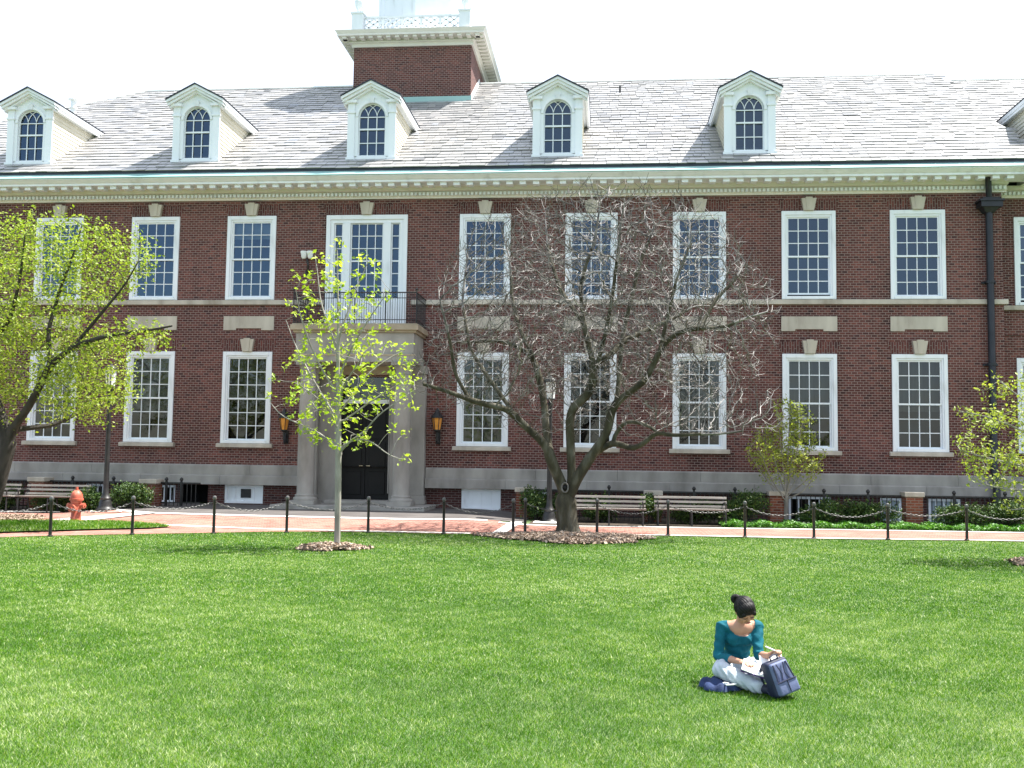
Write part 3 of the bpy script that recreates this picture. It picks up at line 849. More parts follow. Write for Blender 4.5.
# small vent pipe near the left hip
p = at(73, 117, 35.1); mb = MB(); zz = rz(35.1)
mb.lathe([(.10, -.3), (.10, .22), (.15, .24), (.15, .28), (.10, .30), (.10, .55), (.19, .57), (.19, .60), (.02, .66)], (p[0], 35.1, zz), 12); mb.build('vent_pipe', M['frost'], hall, origin=(p[0], 35.1, zz), smooth=True)
mb = MB(); p = at(620, 90, 36.6); mb.tube([(p[0], 36.6, rz(36.6) - .1), (p[0], 36.6, rz(36.6) + .25)], .035, 8); mb.build('vent_pipe', M['iron'], hall, origin=(p[0], 36.6, rz(36.6)))


# dormers
def make_dormer(x, yf=WY - .12, zb=10.90):
    y = yf; ze, zp = zb + 1.88, zb + 2.37
    hw_b, ow = .74, .43; zs = zb + 1.36
    # front: band between arch opening and outline
    arch = [(-ow, zb + .10)] + [(-ow, zb + .10 + (zs - zb - .1) * k / 6) for k in range(1, 6)]
    arch += [(ow * math.cos(math.pi - math.pi * k / 16), zs + ow * math.sin(math.pi * k / 16)) for k in range(17)]
    arch += [(ow, zb + .10 + (zs - zb - .1) * k / 6) for k in range(5, 0, -1)] + [(ow, zb + .10)]
    outl = []
    for (ax, az) in arch:
        if abs(ax) >= ow - 1e-6 and az <= zs: outl.append((math.copysign(hw_b, ax), zb + (az - zb - .1) * (ze - .3 - zb) / (zs - zb - .1) if az > zb + .1 else zb))
        else:
            a = math.atan2(az - zs, ax)
            # towards the gable line
            t = ax / ow
            xx = t * hw_b; outl.append((xx, ze - .3 + (1 - abs(t)) * .62 if abs(t) < 1 else ze - .3))
    mb = MB()
    for k in range(len(arch) - 1):
        a, b_, c, d = arch[k], arch[k + 1], outl[k + 1], outl[k]
        mb.face([(x + a[0], y, a[1]), (x + b_[0], y, b_[1]), (x + c[0], y, c[1]), (x + d[0], y, d[1])])
        mb.face([(x + a[0], y, a[1]), (x + a[0], y + .14, a[1]), (x + b_[0], y + .14, b_[1]), (x + b_[0], y, b_[1])])
    mb.face([(x - hw_b, y, ze - .3), (x, y, ze + .32), (x + hw_b, y, ze - .3), (x + hw_b, y, ze), (x, y, zp - .02), (x - hw_b, y, ze)][::1])
    mb.box(x - hw_b, x + hw_b, y, y + .14, zb, zb + .1)
    # corner pilasters, capitals, archivolt, sill
    for s in (-1, 1):
        a, b_ = sorted((x + s * (hw_b + .02), x + s * (hw_b - .20))); mb.box(a, b_, y - .045, y - .001, zb + .06, ze - .10)
        a, b_ = sorted((x + s * (hw_b + .05), x + s * (hw_b - .23))); mb.box(a, b_, y - .075, y - .001, ze - .42, ze - .36); mb.box(a, b_, y - .08, y - .001, zb - .02, zb + .055)
        a, b_ = sorted((x + s * (hw_b + .09), x + s * (hw_b - .27))); mb.box(a, b_, y - .13, y - .001, ze - .10, ze - .02)
    n = 20
    for k in range(n):
        a0, a1 = math.pi * k / n, math.pi * (k + 1) / n
        P = []
        for r in (ow + .005, ow + .085):
            for a in (a0, a1): P.append((x + r * math.cos(a), zs + r * math.sin(a)))
        mb.hexa([(P[0][0], y - .03, P[0][1]), (P[1][0], y - .03, P[1][1]), (P[3][0], y - .03, P[3][1]), (P[2][0], y - .03, P[2][1])],
                [(P[0][0], y - .001, P[0][1]), (P[1][0], y - .001, P[1][1]), (P[3][0], y - .001, P[3][1]), (P[2][0], y - .001, P[2][1])])
    mb.hexa([(x - .05, y - .06, zs + ow - .01), (x + .05, y - .06, zs + ow - .01), (x + .05, y - .001, zs + ow - .01), (x - .05, y - .001, zs + ow - .01)], [(x - .075, y - .07, zs + ow + .16), (x + .075, y - .07, zs + ow + .16), (x + .075, y - .001, zs + ow + .16), (x - .075, y - .001, zs + ow + .16)])
    # raking cornice in two steps
    ew = .93
    for (o, y0, t0, t1) in ((ew, y - .26, -.03, .05), (ew - .03, y - .20, -.11, -.03), (ew - .08, y - .12, -.17, -.11)):
        mb.prism([(x - o, ze + t0), (x, zp + t0), (x + o, ze + t0), (x + o, ze + t1), (x, zp + t1), (x - o, ze + t1)], 'y', y0, y + .0)
    d = mb.build('dormer', M['white'], hall, origin=(x, y, zb))
    # roof and eaves running back into the main roof
    mb = MB()
    yb_p = EY + (zp - EZ) / SL + .15; yb_e = EY + (ze - EZ) / SL + .1
    for s in (-1, 1):
        mb.hexa([(x, y - .29, zp + .05), (x + s * (ew + .02), y - .29, ze + .055), (x + s * (ew + .02), yb_e, ze + .055), (x, yb_p, zp + .05)],
                [(x, y - .29, zp + .095), (x + s * (ew + .03), y - .29, ze + .085), (x + s * (ew + .03), yb_e, ze + .085), (x, yb_p, zp + .095)])
    mb.build('dormer_roof', M['dark_gap'], d, origin=(x, y, zb))
    mb = MB()
    for s in (-1, 1):
        mb.hexa([(x + s * (hw_b - .02), y + .001, ze - .13), (x + s * (ew - .0), y + .001, ze - .06), (x + s * (ew - .0), yb_e, ze - .06), (x + s * (hw_b - .02), yb_e, ze - .13)],
                [(x + s * (hw_b - .02), y + .001, ze + .03), (x + s * (ew + .01), y + .001, ze + .05), (x + s * (ew + .01), yb_e, ze + .05), (x + s * (hw_b - .02), yb_e, ze + .03)])
        mb.box(*sorted((x + s * (ew - .09), x + s * (ew - .02))), y + .002, yb_e - .1, ze - .15, ze - .062)
    mb.build('eaves', M['white'], d, origin=(x, y, zb))
    mb = MB()
    nb = 14
    for s in (-1, 1):
        for k in range(nb):
            za, zc = zb + (ze - .1 - zb) * k / nb, zb + (ze - .1 - zb) * (k + 1) / nb
            yb = EY + (zc - EZ) / SL + .25
            xo = x + s * (hw_b - .015)
            mb.face([(xo + s * .022, y + .003, za), (xo + s * .022, yb, za), (xo, yb, zc), (xo, y + .003, zc)])
            mb.face([(xo + s * .022, y + .003, za), (xo + s * .022, yb, za), (xo, yb, za), (xo, y + .003, za)])
    mb.build('cheek', M['clap'], d, origin=(x, y, zb))
    # sash with pointed tracery
    mb = MB(); yy = y + .07; zi = zb + .10
    z1, z2 = zi + (zs - zi) * .345, zi + (zs - zi) * .69
    mb.box(x - ow, x - ow + .035, yy, yy + .04, zi, zs); mb.box(x + ow - .035, x + ow, yy, yy + .04, zi, zs); mb.box(x - ow + .035, x + ow - .035, yy, yy + .04, zi, zi + .05)
    for zc, t in ((z1, .013), (z2, .024), (zs, .013)): mb.box(x - ow + .036, x + ow - .036, yy - (.02 if t > .02 else 0), yy + .03, zc - t, zc + t)
    for s in (-1, 1): mb.box(x + s * .14 - .013, x + s * .14 + .013, yy + .003, yy + .028, zi + .05, zs)
    ring = [(x + (ow - .018) * math.cos(math.pi * k / 16), yy + .02, zs + (ow - .018) * math.sin(math.pi * k / 16)) for k in range(17)]
    mb.tube(ring, .02, 6)
    for s in (-1, 1):
        for cx_, sg in ((s * .14 - .42, 1), (s * .14 + .42, -1)):
            pts = []
            for k in range(25):
                a = math.pi / 2 * k / 24; px_, pz_ = cx_ + sg * .42 * math.cos(a), .42 * math.sin(a)
                if px_ * px_ + pz_ * pz_ > (ow - .01) ** 2: break
                pts.append((x + px_, yy + .018, zs + pz_))
            if len(pts) > 2: mb.tube(pts, .013, 5)
    mb.build('sash', M['white'], d, origin=(x, y, zb))
    mb = MB()
    pts = [(x - ow, y + .115, zi), (x + ow, y + .115, zi)] + [(x + ow * math.cos(math.pi * k / 16), y + .115, zs + ow * math.sin(math.pi * k / 16)) for k in range(17)]
    mb.face(pts); mb.build('pane', M['glass_up'], d, origin=(x, y, zb))
    mb = MB(); mb.box(x - .68, x + .68, y + .5, y + .52, zb, ze + .1); mb.build('dark_interior', M['room'], d, origin=(x, y, zb))
    return d


DX = [-18.52, -12.98, -7.34, -1.56, 4.20]
d0 = make_dormer(DX[0])
for x in DX[1:]: copy_part(d0, (x, WY - .12, 10.90), hall)
copy_part(d0, (-24.2, WY - .12, 10.9), hall)
copy_part(d0, (13.62, WGY + .15, 11.0), hall)

# tower base above the entrance
TW, TY0, TY1, TZ0, TZ1 = 2.235, 36.0, 40.4, 14.4, 17.06
tower = MB(); tower.box(CX - TW, CX + TW, TY0, TY1, TZ0, TZ1); tw = tower.build('tower', M['brick'], hall, origin=(CX, TY0, TZ0))
mb = MB()
mb.box(CX - TW - .03, CX + TW + .03, TY0 - .03, TY0 - .003, TZ0, 15.12)
mb.build('copper_flashing', M['copper'], tw, origin=(CX, TY0, TZ0))
mb = MB()
for s, in ((-1,), (1,)):
    mb.hexa(*[[(CX + s * (TW + .002), y, rz(y) + a), (CX + s * (TW + .03), y, rz(y) + a), (CX + s * (TW + .03), y2, rz(y2) + a), (CX + s * (TW + .002), y2, rz(y2) + a)] for y, y2, a in ((36.0, 38.2, -.1), (36.0, 38.2, .2))])
mb.build('side_flashing', M['frost'], tw, origin=(CX, TY0, TZ0))
def ring_box(mb, o0, o1, z0, z1):
    mb.box(CX - TW - o1, CX + TW + o1, TY0 - o1, TY0 - o0, z0, z1); mb.box(CX - TW - o1, CX + TW + o1, TY1 + o0, TY1 + o1, z0, z1)
    mb.box(CX - TW - o1, CX - TW - o0, TY0 - o0, TY1 + o0, z0, z1); mb.box(CX + TW + o0, CX + TW + o1, TY0 - o0, TY1 + o0, z0, z1)
mb = MB()
ring_box(mb, -.05, .07, 16.98, 17.16); ring_box(mb, -.05, .16, 17.16, 17.22)
for k in range(16):
    a = CX - TW - .35 + k * (2 * TW + .7 - .16) / 15; mb.box(a, a + .16, TY0 - .46, TY0 - .16, 17.24, 17.34)
for k in range(16):
    a = TY0 - .35 + k * (TY1 - TY0 + .7 - .16) / 15; mb.box(CX + TW + .16, CX + TW + .46, a, a + .16, 17.24, 17.34); mb.box(CX - TW - .46, CX - TW - .16, a, a + .16, 17.24, 17.34)
o = TW + .12; mb.box(CX - o, CX + o, TY0 - .12, TY1 + .12, 17.22, 17.345)
o = TW + .52; mb.box(CX - o, CX + o, TY0 - .52, TY1 + .52, 17.345, 17.46)
o = TW + .60; mb.hexa([(CX - o + .08, TY0 - .53, 17.46), (CX + o - .08, TY0 - .53, 17.46), (CX + o - .08, TY1 + .53, 17.46), (CX - o + .08, TY1 + .53, 17.46)], [(CX - o, TY0 - .60, 17.60), (CX + o, TY0 - .60, 17.60), (CX + o, TY1 + .60, 17.60), (CX - o, TY1 + .60, 17.60)])
mb.v = [(a, b_, 17.06 + (c - 16.98) * .742) for a, b_, c in mb.v]
mb.build('tower_cornice', M['cream'], tw, origin=(CX, TY0, TZ0))
# roof terrace railing with crossed lattice, corner posts with urns
mb = MB(); rb, rt = 17.52, 18.10; yf = TY0 - .25; hwr = 2.02
posts = []
for sx in (-1, 1):
    for yy in (yf, TY1 + .25): posts.append((CX + sx * hwr, yy))
for px_, py_ in posts:
    mb.box(px_ - .21, px_ + .21, py_ - .21, py_ + .21, rb, rt + .09); mb.box(px_ - .25, px_ + .25, py_ - .25, py_ + .25, rt + .09, rt + .15)
def lattice(mb, p, q, n):
    p, q = np.array(p), np.array(q); d = q - p
    u = d / np.linalg.norm(d); w = np.array([-u[1], u[0], 0]) * .03
    def bar(a, b_, t=.03):
        a, b_ = np.array(a), np.array(b_); dd = (b_ - a) / np.linalg.norm(b_ - a); nn = np.cross(dd, w / .03) * t
        mb.hexa([a - w - nn, a + w - nn, a + w + nn, a - w + nn], [b_ - w - nn, b_ + w - nn, b_ + w + nn, b_ - w + nn])
    for z in (rb + .06, rt): bar(p + [0, 0, z], q + [0, 0, z], .045)
    for k in range(n + 1):
        a = p + d * k / n
        if 0 < k < n: bar(a + [0, 0, rb + .1], a + [0, 0, rt - .04], .05)
    for k in range(n):
        a, b_ = p + d * (k + .06) / n, p + d * (k + .94) / n
        bar(a + [0, 0, rb + .1], b_ + [0, 0, rt - .04], .022); bar(a + [0, 0, rt - .04], b_ + [0, 0, rb + .1], .022)
        c = (a + b_) / 2
        bar(a + [0, 0, (rb + rt) / 2], c + [0, 0, rt - .04], .018); bar(c + [0, 0, rt - .04], b_ + [0, 0, (rb + rt) / 2], .018); bar(a + [0, 0, (rb + rt) / 2], c + [0, 0, rb + .1], .018); bar(c + [0, 0, rb + .1], b_ + [0, 0, (rb + rt) / 2], .018)
lattice(mb, (CX - hwr + .21, yf, 0), (CX + hwr - .21, yf, 0), 5)
for s in (-1, 1): lattice(mb, (CX + s * hwr, yf + .21, 0), (CX + s * hwr, TY1 + .04, 0), 6)
rl = mb.build('terrace_railing', M['white'], tw, origin=(CX, TY0, TZ0))
for px_, py_ in posts:
    mb = MB(); mb.lathe([(.10, 0), (.05, .06), (.05, .12), (.14, .3), (.17, .48), (.12, .56), (.15, .6), (.06, .72), (.02, .85)], (px_, py_, rt + .15), 12)
    mb.build('urn', M['white'], tw, origin=(px_, py_, rt + .15), smooth=True)
# octagonal lantern of the cupola, rising out of the picture
mb = MB(); oc = (CX + .0, 38.2, 0)
mb.lathe([(1.95, 17.5), (1.95, 18.0), (1.85, 18.05), (1.85, 21.2), (2.1, 21.3), (2.1, 21.6), (1.5, 21.7), (1.5, 23.2), (1.7, 23.3), (.9, 25.2), (.1, 27.0)], oc, 8); mb.build('cupola', M['white'], tw, origin=(CX, 38.2, 17.6))

# entrance porch
PY = 28.75
mb = MB()
gz = float(hgt(CX, 28))
mb.box(CX - 2.25, CX + 2.25, 28.05, 29.9, gz - .1, gz + .13); mb.box(CX - 1.0, CX + 1.0, 29.2, 30.1, gz + .131, .40)
mb.build('porch_step', M['stone_grey'], hall, origin=(CX, 29, gz), bevel=.012)
pb = gz + .133
def fluted(cx_, cy_, z0, z1, r):
    mb = MB()
    mb.box(cx_ - r * 1.42, cx_ + r * 1.42, cy_ - r * 1.42, cy_ + r * 1.42, z0, z0 + .11)
    mb.lathe([(r * 1.36, z0 + .11), (r * 1.40, z0 + .15), (r * 1.36, z0 + .19), (r * 1.18, z0 + .21), (r * 1.16, z0 + .24), (r * 1.22, z0 + .27), (r * 1.03, z0 + .29), (r, z0 + .34), (r, z0 + 1.3), (r * .985, z0 + 2.4), (r * .94, z0 + 3.3), (r * .90, z1 - .36), (r * .94, z1 - .35), (r * .94, z1 - .31), (r * .9, z1 - .30), (r * .9, z1 - .2), (r * 1.08, z1 - .12), (r * 1.1, z1 - .09)], (cx_, cy_, 0), 32)
    mb.box(cx_ - r * 1.2, cx_ + r * 1.2, cy_ - r * 1.2, cy_ + r * 1.2, z1 - .09, z1)
    return mb.build('column', M['stone_grey'], hall, origin=(cx_, cy_, z0), smooth=True)
CZ = 4.46
for s in (-1, 1): fluted(CX + s * 1.42, PY, pb, CZ, .255)
for s in (-1, 1):
    mb = MB(); a, b_ = sorted((CX + s * 1.40, CX + s * 1.90))
    mb.box(a, b_, 29.72, 29.998, pb + .25, CZ - .25); mb.box(a - .05, b_ + .05, 29.66, 29.998, pb, pb + .12); mb.box(a - .03, b_ + .03, 29.68, 29.998, pb + .12, pb + .25); mb.box(a - .04, b_ + .04, 29.67, 29.998, CZ - .25, CZ)
    mb.build('pilaster', M['stone_grey'], hall, origin=(CX + s * 1.65, 29.8, pb), bevel=.01)
    mb = MB(); a, b_ = sorted((CX + s * .80, CX + s * 1.398)); mb.box(a, b_, 29.90, 30.1, pb, CZ); a, b_ = sorted((CX + s * .765, CX + s * .80)); mb.box(a, b_, 29.87, 30.25, pb + .3, 4.20)
    mb.build('door_jamb', M['stone_grey'], hall, origin=(CX + s, 29.9, pb), bevel=.008)
mb = MB()
x0, x1 = CX - 1.78, CX + 1.78
mb.box(x0, x1, 28.48, 29.995, CZ, CZ + .22); mb.box(x0 + .02, x1 - .02, 28.50, 29.995, CZ + .22, 5.32)
en = mb.build('entablature', M['stone_grey'], hall, origin=(CX, 29, CZ), bevel=.008)
mb = MB(); mb.box(x0 - .05, x1 + .05, 28.44, 29.994, 5.32, 5.39); mb.box(x0 - .12, x1 + .12, 28.36, 29.994, 5.39, 5.55); mb.box(x0 - .08, x1 + .08, 28.40, 29.994, 5.55, 5.585)
mb.box(x0 - .03, x1 + .03, 28.465, 28.478, CZ + .18, CZ + .235)
mb.build('porch_cornice', M['stone_stain'], en, origin=(CX, 29, CZ), bevel=.006)
mb = MB(); mb.box(CX - .80, CX + .80, 29.88, 30.2, 4.20, CZ); mb.build('door_head', M['stone_stain'], hall, origin=(CX, 30, 4.2))
# doors
mb = MB(); mb.box(CX - .77, CX - .004, 30.16, 30.22, .40, 3.32); mb.box(CX + .004, CX + .77, 30.16, 30.22, .40, 3.32)
for s in (-1, 1):
    for za, zb in ((.55, 1.25), (1.35, 2.15), (2.25, 3.2)):
        a, b_ = sorted((CX + s * .12, CX + s * .62)); mb.box(a, b_, 30.135, 30.158, za, zb)
dr = mb.build('door', M['door'], hall, origin=(CX, 30.16, .4), bevel=.006)
mb = MB()
for s in (-1, 1): mb.tube([(CX + s * .06, 30.15, 1.42), (CX + s * .06, 30.09, 1.42), (CX + s * .17, 30.09, 1.42)], .016, 8)
mb.build('handle', M['brass'], dr, origin=(CX, 30.1, 1.4))
mb = MB(); mb.box(CX - .72, CX + .72, 30.10, 30.22, 3.325, 3.45); mb.build('transom_bar', M['frost'], hall, origin=(CX, 30.1, 3.4), bevel=.008)
mb = MB(); mb.face([(CX - .72, 30.19, 3.45), (CX + .72, 30.19, 3.45), (CX + .72, 30.19, 4.2), (CX - .72, 30.19, 4.2)]); mb.build('transom_pane', M['glass'], hall, origin=(CX, 30.19, 3.45))
mb = MB(); mb.box(CX - .72, CX + .72, 30.4, 30.42, 3.4, 4.3); mb.box(CX - DHW, CX + DHW, 30.24, 30.3, .1, 3.4); mb.build('dark_interior', M['room'], hall, origin=(CX, 30.4, 3.4))
# balcony rail on the porch roof
mb = MB(); zb, zt = 5.59, 6.49; xa, xb = CX - 1.83, CX + 1.83; ya = 28.42
for z, r in ((zb + .10, .014), (zt, .020), (zt - .16, .012)):
    mb.tube([(xa, ya, z), (xb, ya, z)], r, 6); mb.tube([(xa, ya, z), (xa, 29.98, z)], r, 6); mb.tube([(xb, ya, z), (xb, 29.98, z)], r, 6)
for k in range(0, 53):
    x = xa + (xb - xa) * k / 52; r = .02 if k % 13 == 0 else .0075; mb.tube([(x, ya, zb), (x, ya, zt + (.05 if k % 13 == 0 else 0))], r, 5)
for k in range(1, 13):
    y = ya + (29.98 - ya) * k / 13
    for x in (xa, xb): mb.tube([(x, y, zb), (x, y, zt)], .0085, 5)
for x in (xa, xb): mb.lathe([(.02, 0), (.045, .04), (.02, .09)], (x, ya, zt + .05), 8)
mb.build('balcony_railing', M['iron'], hall, origin=(CX, ya, zb))

# downpipe with hopper
mb = MB(); x = 11.02
mb.lathe([(.30, -.16), (.30, .02), (.34, .05), (.34, .16), (.27, .16)], (x - .02, 29.72, 9.20), 4)
mb = MB(); mb.tube([(x - .12, 29.5, 10.05), (x - .10, 29.55, 9.95), (x - .02, 29.74, 9.6), (x, 29.76, 9.35)], .085, 10)
mb.tube([(x, 29.82, 9.1), (x, 29.82, 1.5), (x + .02, 29.72, 1.3), (x + .02, 29.72, .05)], .10, 12)
for z in (7.0, 4.6, 2.3): mb.lathe([(.13, -.04), (.13, .04)], (x, 29.83, z), 12); mb.box(x - .2, x + .2, 29.93, 29.995, z - .03, z + .03)
dp = mb.build('downpipe', M['pipe'], hall, origin=(x, 29.8, 5), smooth=True)
mb = MB(); mb.hexa([(x - .12, 29.72, 9.02), (x + .12, 29.72, 9.02), (x + .12, 29.96, 9.02), (x - .12, 29.96, 9.02)], [(x - .24, 29.60, 9.16), (x + .24, 29.60, 9.16), (x + .24, 29.97, 9.16), (x - .24, 29.97, 9.16)])
mb.box(x - .30, x + .30, 29.56, 29.97, 9.162, 9.32); mb.box(x - .34, x + .34, 29.52, 29.98, 9.322, 9.38); mb.box(x - .24, x + .24, 29.60, 29.97, 9.382, 9.44)
mb.build('hopper', M['pipe'], dp, origin=(x, 29.8, 9.1))

# basement windows
for i, (a, b_, c, d) in enumerate(bas_h):
    if i == 8: continue      # the open area way is just a dark hole
    mb = MB(); y = WY + .04
    mb.box(a, a + .07, y, y + .12, c, d); mb.box(b_ - .07, b_, y, y + .12, c, d); mb.box(a + .07, b_ - .07, y, y + .12, d - .07, d); mb.box(a + .07, b_ - .07, y, y + .12, c, c + .07)
    if i < 2:
        mb.box(a + .07, b_ - .07, y + .05, y + .09, c + .07, d - .07)
        for k in range(1, 4):
            x = a + (b_ - a) * k / 4; mb.box(x - .012, x + .012, y + .03, y + .049, c + .07, d - .07)
    else:
        n = 4 if i != 6 else 2
        for k in range(1, n):
            x = a + (b_ - a) * k / n; mb.box(x - .02, x + .02, y + .04, y + .08, c + .07, d - .07)
    w = mb.build('basement_window', M['white'], hall, origin=(a, y, c))
    if i >= 2:
        mb = MB(); mb.face([(a, y + .09, c), (b_, y + .09, c), (b_, y + .09, d), (a, y + .09, d)]); mb.build('pane', M['blind_pale'] if i in (2, 6) else M['glass'], w, origin=(a, y, c))
    if i == 0:
        mb = MB()
        mb.box(a + .50, a + .82, y + .028, y + .048, c + .17, d - .12)
        vo = mb.build('vent_grille', M['iron'], w, origin=(a, y, c))

# ------------------------------------------------------------------ wall lanterns and floodlight
def wall_lantern(x, z, label):
    o = empty('wall_lantern', (x, WY - .003, z), label, 'lantern', 'amber wall lanterns beside the door')
    y = WY - .25
    mb = MB(); mb.box(x - .07, x + .07, WY - .04, WY - .003, z - .42, z - .02); mb.tube([(x, WY - .04, z - .1), (x, WY - .14, z - .36), (x, y, z - .30), (x, y, z - .05)], .03, 8)
    mb.lathe([(.03, -.42), (.06, -.36), (.03, -.3)], (x, WY - .13, z), 8); mb.build('bracket', M['iron'], o)
    mb = MB(); mb.lathe([(.10, 0), (.155, .36)], (x, y, z), 6, cap=False); mb.build('amber_glass', M['amber'], o)
    mb = MB(); mb.lathe([(.05, -.06), (.105, -.02), (.105, .01)], (x, y, z), 6); mb.lathe([(.19, .36), (.19, .39), (.13, .47), (.07, .55), (.05, .60), (.02, .66)], (x, y, z), 6)
    for k in range(6):
        a = math.pi / 3 * k; mb.tube([(x + .103 * math.cos(a), y + .103 * math.sin(a), z), (x + .16 * math.cos(a), y + .16 * math.sin(a), z + .37)], .012, 4)
    mb.build('frame', M['iron'], o)
    return o
p = at(437, 430, WY - .25); wall_lantern(p[0], p[2], 'black wall lantern with amber glass on the brick right of the porch')
p = at(284, 430, WY - .25); wall_lantern(p[0], p[2], 'black wall lantern with amber glass on the brick left of the porch')
p = at(307, 258, WY - .2)
fl = empty('floodlight', (p[0], WY - .003, p[2]), 'small grey twin floodlight on a black bracket beside the tall upper window', 'floodlight')
mb = MB(); mb.box(p[0] - .09, p[0] + .05, WY - .06, WY - .003, p[2] - .52, p[2] - .36); mb.tube([(p[0] - .02, WY - .06, p[2] - .44), (p[0] + .04, WY - .2, p[2] - .22), (p[0], WY - .2, p[2] - .02)], .035, 8); mb.build('bracket', M['iron'], fl)
for s in (-1, 1):
    mb = MB(); mb.lathe([(.05, 0), (.08, .04), (.095, .15), (.11, .20), (.11, .23)], (p[0] + s * .10, WY - .2, p[2] - .02), 10); mb.build('lamp_head', M['frost'], fl, smooth=True)

# ------------------------------------------------------------------ brick piers and area railings
PIERS = [((151, 504), 479, .52, 'brick pier with a stone cap left of the entrance paving'), ((40, 506), 477, .52, 'brick pier whose pale cap shows above the left bench back'), ((525, 521), 487.5, .52, 'brick pier with a stone cap next to the right lamp post'),
         ((653, 523), 490.5, .5, 'brick pier with a pale cap between the two right benches'), ((777, 523), 491, .5, 'brick pier behind the small vase shaped tree'), ((912, 523), 492, .5, 'brick pier with a pale cap below the rightmost lower window')]
pier_x = []
for (px_, py_), top, w, lab in PIERS:
    y = 28.35; c = at(px_, 495, y); z0 = float(hgt(c[0], y)) - .02; zt = at(px_, top, y)[2]
    o = empty('brick_pier', (c[0], y, z0), lab, 'pier', 'brick piers along the area railing')
    mb = MB(); mb.box(c[0] - w / 2 + .03, c[0] + w / 2 - .03, y - w / 2 + .03, y + w / 2 - .03, z0, zt - .13); mb.build('brick_shaft', M['brick_pier'], o)
    mb = MB(); mb.box(c[0] - w / 2 - .01, c[0] + w / 2 + .01, y - w / 2 - .01, y + w / 2 + .01, zt - .128, zt); mb.build('stone_cap', M['stone'], o, bevel=.012)
    pier_x.append((c[0], zt))
px = {q[0][0]: v for q, v in zip(PIERS, pier_x)}
def railing(xa, xb, zt, label, posts):
    y = 28.38; z0 = float(hgt((xa + xb) / 2, y))
    o = empty('iron_railing', ((xa + xb) / 2, y, z0), label, 'railing', 'black iron railings of the basement area')
    mb = MB()
    for z, t in ((zt, .022), (z0 + .12, .016)): mb.box(xa, xb, y - t, y + t, z - t, z + t)
    n = int((xb - xa) / .125)
    for k in range(1, n):
        x = xa + (xb - xa) * k / n; mb.box(x - .009, x + .009, y - .009, y + .009, z0 + .02, zt - .02)
    mb.build('bars', M['iron'], o)
    for xp in posts:
        mb = MB(); mb.box(xp - .03, xp + .03, y - .03, y + .03, z0, zt + .05); ps = mb.build('post', M['iron'], o, origin=(xp, y, z0))
        mb = MB(); mb.lathe([(.02, 0), (.05, .03), (.055, .06), (.035, .10), (.005, .12)], (xp, y, zt + .05), 10); mb.build('finial', M['iron'], ps, origin=(xp, y, z0), smooth=True)
def xat(px_): return at(px_, 495, 28.38)[0]
railing(-21, px[40][0] - .28, .86, 'black iron railing at the far left behind the foliage', [-18.2])
railing(px[40][0] + .28, px[151][0] - .28, .86, 'black iron railing behind the left bench and lamp post', [xat(72), xat(113)])
railing(px[151][0] + .28, xat(200), .86, 'short black iron railing at the dark area opening right of the leftmost piers', [xat(166), xat(181)])
railing(px[525][0] + .28, px[653][0] - .28, .84, 'black iron railing behind the bench nearest the bare tree', [xat(560), xat(609)])
railing(px[653][0] + .28, px[777][0] - .28, .84, 'black iron railing behind the second right bench', [xat(694), xat(735)])
railing(px[777][0] + .28, px[912][0] - .28, .84, 'black iron railing with ball finials left of the rightmost pier', [xat(824), xat(868)])
railing(px[912][0] + .28, 13.0, .84, 'black iron railing running right from the rightmost pier', [xat(954), xat(1005)])

# ------------------------------------------------------------------ chain posts and chains
POSTS = [(-30, 538.6, 496.5), (50, 536.8, 494.5), (132, 535, 497), (213.5, 534, 497), (286.5, 533, 496), (368, 533, 497), (443.5, 534.2, 499), (513, 535.4, 499.5), (525, 534, 498), (597, 534.5, 499), (668, 536, 501), (745, 537.5, 503), (814, 538.8, 503), (888, 540, 503), (967, 540.8, 504), (1046, 542.6, 505)]
PL = ['at the far left beyond the hydrant', 'left of the red hydrant', 'at the tip of the small grass island', 'left of the entrance below the boarded basement window', 'in front of the left porch column', 'in front of the right half of the black door', 'in front of the brick right of the porch', 'first of the close pair left of the bare tree', 'second of the close pair next to the bare tree', 'in front of the bench nearest the bare tree', 'at the left end of the second right bench', 'right of the second right bench', 'right of the small vase shaped tree', 'before the shrubs left of the rightmost pier', 'right of the rightmost pier, before the green tree branches', 'just outside the right edge']
mb = MB(); H0 = .76
po = empty('chain_post', (0, 0, 0), 'x', 'post', 'black chain posts along the lawn edge')
mb.lathe([(.055, 0), (.055, .03), (.034, .04), (.030, .70), (.038, .71), (.038, .735)], (0, 0, 0), 12); mb.build('shaft', M['iron'], po, smooth=True)
mb = MB(); mb.lathe([(.022, .735), (.042, .755), (.048, .78), (.036, .815), (.01, .83)], (0, 0, 0), 12); mb.build('ball_cap', M['iron_grey'], po, smooth=True)
tops = []
for i, ((px_, py_, pt), lab) in enumerate(zip(POSTS, PL)):
    g = G(px_, py_)
    lab = 'black iron chain post ' + lab
    if i == 0: po.location = Vector(g); po['label'] = lab
    else: copy_thing(po, g, lab)
    tops.append(g + np.array([0, 0, .70]))


